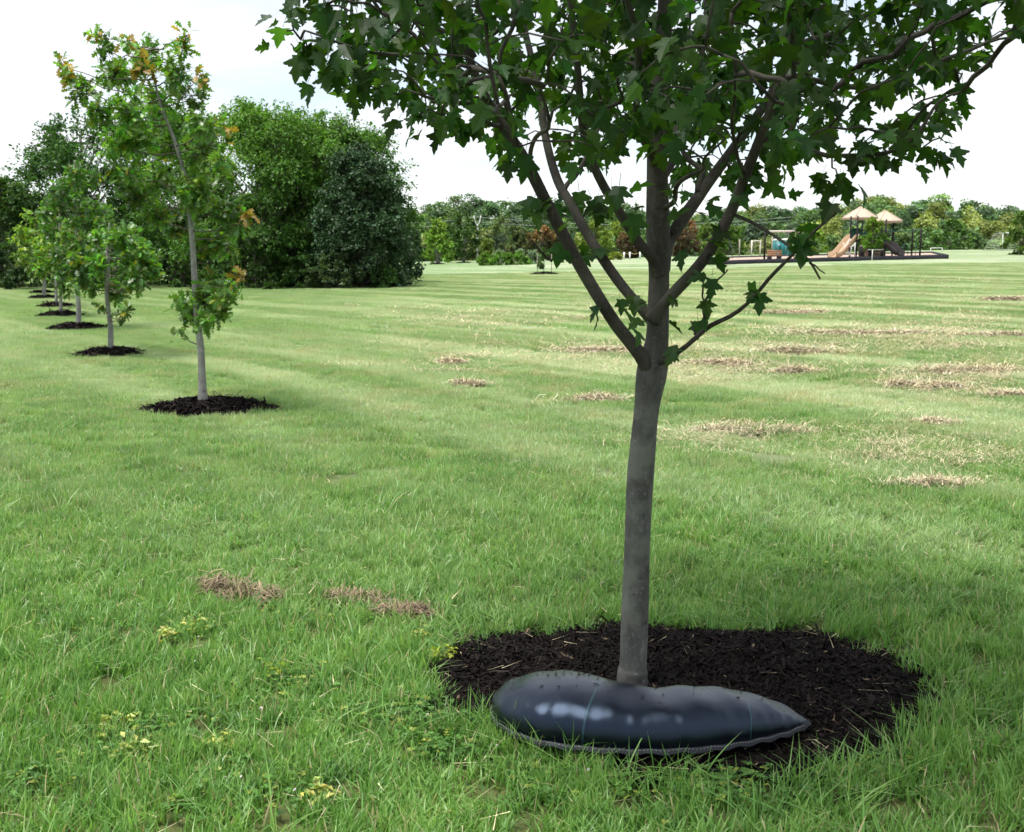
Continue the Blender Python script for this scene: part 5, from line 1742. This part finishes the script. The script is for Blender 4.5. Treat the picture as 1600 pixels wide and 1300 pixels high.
def instancer(name, label, meshes, pts, rotz, tilt, scl, zscl, idx):
    src = bpy.data.collections.new(name + '_sources')
    for k, me in enumerate(meshes):
        o = bpy.data.objects.new('%s_patch_%02d' % (name, k), me)
        src.objects.link(o)
    me = bpy.data.meshes.new(name)
    me.vertices.add(len(pts)); me.vertices.foreach_set('co', np.asarray(pts, np.float32).ravel())
    a = me.attributes.new('rot', 'FLOAT_VECTOR', 'POINT')
    a.data.foreach_set('vector', np.stack([tilt[:, 0], tilt[:, 1], rotz], -1).astype(np.float32).ravel())
    a = me.attributes.new('scl', 'FLOAT_VECTOR', 'POINT')
    a.data.foreach_set('vector', np.stack([scl, scl, zscl], -1).astype(np.float32).ravel())
    a = me.attributes.new('idx', 'INT', 'POINT'); a.data.foreach_set('value', idx.astype(np.int32))
    o = link(name, me)
    tag(o, label, 'grass', kind='stuff')
    ng = bpy.data.node_groups.new(name + '_nodes', 'GeometryNodeTree')
    ng.interface.new_socket('Geometry', in_out='INPUT', socket_type='NodeSocketGeometry')
    ng.interface.new_socket('Geometry', in_out='OUTPUT', socket_type='NodeSocketGeometry')
    n, l = ng.nodes, ng.links
    gi, go = n.new('NodeGroupInput'), n.new('NodeGroupOutput')
    ci = n.new('GeometryNodeCollectionInfo'); ci.inputs['Collection'].default_value = src
    ci.inputs['Separate Children'].default_value = True; ci.inputs['Reset Children'].default_value = True
    ip = n.new('GeometryNodeInstanceOnPoints'); ip.inputs['Pick Instance'].default_value = True

    def named(nm, ty):
        q_ = n.new('GeometryNodeInputNamedAttribute'); q_.data_type = ty; q_.inputs[0].default_value = nm
        return q_.outputs[0]
    e2r = n.new('FunctionNodeEulerToRotation')
    l.new(named('rot', 'FLOAT_VECTOR'), e2r.inputs[0]); l.new(e2r.outputs[0], ip.inputs['Rotation'])
    l.new(named('scl', 'FLOAT_VECTOR'), ip.inputs['Scale']); l.new(named('idx', 'INT'), ip.inputs['Instance Index'])
    l.new(gi.outputs[0], ip.inputs['Points']); l.new(ci.outputs[0], ip.inputs['Instance']); l.new(ip.outputs[0], go.inputs[0])
    md = o.modifiers.new('scatter', 'NODES'); md.node_group = ng
    return o


def bed_dist(x, y):
    """<1 inside a mulch bed"""
    best = np.full(len(x), 9.0)
    for (cx, cy, rx, ry, outl) in BEDS:
        dx, dy = (x - cx) / rx, (y - cy) / ry
        a = np.arctan2(dy, dx)
        best = np.minimum(best, np.hypot(dx, dy) / outl(a))
    return best


def zone(seed, y0, y1, dens, u=.52, m=1.2):
    r = np.random.default_rng(seed)
    wmax = u * y1 + m
    n = int(dens * (y1 - y0) * 2 * wmax)
    x = r.uniform(-wmax, wmax, n); y = r.uniform(y0, y1, n)
    k = np.abs(x) < u * y + m
    return x[k], y[k], r


near_m = [blade_mesh('tuft', 46, .055, .042, .090, .0052, 1000 + k, 3, .5, straw=.055) for k in range(10)]
x, y, r = zone(1, 1.6, 7.2, 240)
bd = bed_dist(x, y)
k = bd > np.where(r.uniform(0, 1, len(x)) < .10, .90, 1.0) + r.normal(0, .035, len(x))
x, y, bd = x[k], y[k], bd[k]
hgt = 1.0 + .22 * np.sin(x * 1.7 + 1) * np.sin(y * 1.3) + .12 * np.sin(x * 5.1 + y * 4.3)
hgt *= np.where(bd < 1.25, r.uniform(.8, 1.5, len(x)), 1) * r.lognormal(0, .14, len(x))
instancer('grass', 'short green lawn grass in the foreground', near_m, np.stack([x, y, terr(x, y)], -1), r.uniform(0, 6.28, len(x)), r.normal(0, .12, (len(x), 2)),
          r.uniform(.85, 1.25, len(x)), hgt, r.integers(0, 10, len(x)))
tall_m = [blade_mesh('tall_tuft', 9, .05, .10, .19, .0046, 1050 + k, 4, .8, straw=.12) for k in range(6)]
x, y, r = zone(2, 1.6, 7.0, 26)
bd = bed_dist(x, y); k = (bd > 1.0)
x, y = x[k], y[k]
# longer blades left standing at the rim of the mulch bed
cx, cy, rx, ry, outl = BEDS[0]
a = r.uniform(0, 6.28, 90); a = np.where(r.uniform(0, 1, 90) < .5, r.uniform(3.5, 6.1, 90), a); s = outl(a) * r.uniform(1.02, 1.15, 90)
x = np.concatenate([x, cx + rx * s * np.cos(a)]); y = np.concatenate([y, cy + ry * s * np.sin(a)])
instancer('long_grass', 'longer green grass blades standing out of the foreground lawn', tall_m, np.stack([x, y, terr(x, y)], -1), r.uniform(0, 6.28, len(x)), r.normal(0, .15, (len(x), 2)),
          r.uniform(.8, 1.2, len(x)), r.uniform(.6, 1.15, len(x)), r.integers(0, 6, len(x)))
mid_m = [blade_mesh('mid_tuft', 420, .17, .04, .085, .0058, 1100 + k, 2, .5, straw=.12) for k in range(8)]
x, y, r = zone(3, 6.9, 21.0, 30, .52, 1.5)
k = bed_dist(x, y) > 1.08
x, y = x[k], y[k]
instancer('middle_grass', 'short pale green lawn grass in the middle distance', mid_m, np.stack([x, y, terr(x, y)], -1), r.uniform(0, 6.28, len(x)), r.normal(0, .08, (len(x), 2)),
          r.uniform(.85, 1.25, len(x)), r.uniform(.75, 1.25, len(x)), r.integers(0, 8, len(x)))
far_m = [blade_mesh('far_tuft', 1500, .60, .04, .085, .014, 1200 + k, 1, .5, True, straw=.12) for k in range(6)]
x, y, r = zone(4, 20.5, 80.0, 2.6, .54, 2.0)
k = bed_dist(x, y) > 1.5
x, y = x[k], y[k]
instancer('far_grass', 'short pale lawn grass far up the field', far_m, np.stack([x, y, terr(x, y)], -1), r.uniform(0, 6.28, len(x)), r.normal(0, .02, (len(x), 2)),
          r.uniform(.9, 1.2, len(x)), r.uniform(.75, 1.25, len(x)), r.integers(0, 6, len(x)))
# white clover heads
mb = MB(); r = np.random.default_rng(77)
for _ in range(46):
    xx, yy = r.uniform(30, 1580), r.uniform(620, 1290)
    c_ = gp(xx, yy)
    if bed_dist(np.array([c_[0]]), np.array([c_[1]]))[0] < 1.0: continue
    h_ = r.uniform(.06, .10); rad = r.uniform(.004, .0075)
    mb.tube([c_ - [0, 0, .01], c_ + [0, 0, h_]], .0009, 4, (.10, .18, .03))
    for _k in range(14):
        v = norm(r.normal(0, 1, 3)); v[2] = abs(v[2]) * .8
        s_ = norm(np.cross(v, [.3, .5, .8])) * rad * .4
        o_ = c_ + [0, 0, h_]
        mb.add([o_ - s_, o_ + s_, o_ + v * rad * 1.3], [(0, 1, 2)], None, (.72, .68, .66))
tag(mb.build('clover_flowers', M_STRAWS), 'small white clover heads dotted over the lawn', 'clover', kind='stuff')

# broad clover leaves in loose patches
mb = MB(); r = np.random.default_rng(78)
Pn, Dn, Nn, Sn, Cn = [], [], [], [], []
for (xx, yy, wd, cnt_) in ((640, 1120, 110, 260), (700, 1180, 90, 160), (1120, 1240, 130, 260), (480, 1080, 150, 220), (250, 1150, 170, 260), (150, 1010, 150, 160), (900, 1240, 160, 200), (1380, 1210, 130, 200), (640, 1010, 90, 160), (380, 1250, 160, 200), (1250, 900, 170, 120), (60, 1230, 100, 160), (420, 980, 160, 140)):
    c_ = gp(xx, yy); w = wd / 2 / F * c_[1] * 1.3
    for _ in range(cnt_):
        px_, py_ = c_[0] + r.normal(0, w * .6), c_[1] + r.normal(0, w * .55)
        if bed_dist(np.array([px_]), np.array([py_]))[0] < .97: continue
        o_ = np.array([px_, py_, float(terr(px_, py_)) + r.uniform(.015, .055)])
        a0 = r.uniform(0, 6.28); sz = r.uniform(.009, .018)
        tone = np.array([.07, .165, .03]) * r.lognormal(0, .25) if r.uniform() > .16 else np.array([.26, .32, .06]) * r.uniform(.6, 1.1)
        mb.tube([[px_, py_, o_[2] - .05], o_], .0007, 3, tone * .8, False)
        for k3 in range(3):
            a_ = a0 + k3 * 2.094
            Pn.append(o_); Dn.append((math.cos(a_), math.sin(a_), .15)); Nn.append(norm(UPV + r.normal(0, .25, 3))); Sn.append(sz); Cn.append(tone)
place_leaves(mb, simple_leaf(.46, .08, .1), np.array(Pn), np.array(Dn), np.array(Nn), np.array(Sn), np.array(Cn))
tag(mb.build('clover', M_WEED), 'small round clover leaves low in the foreground grass', 'clover', kind='stuff')
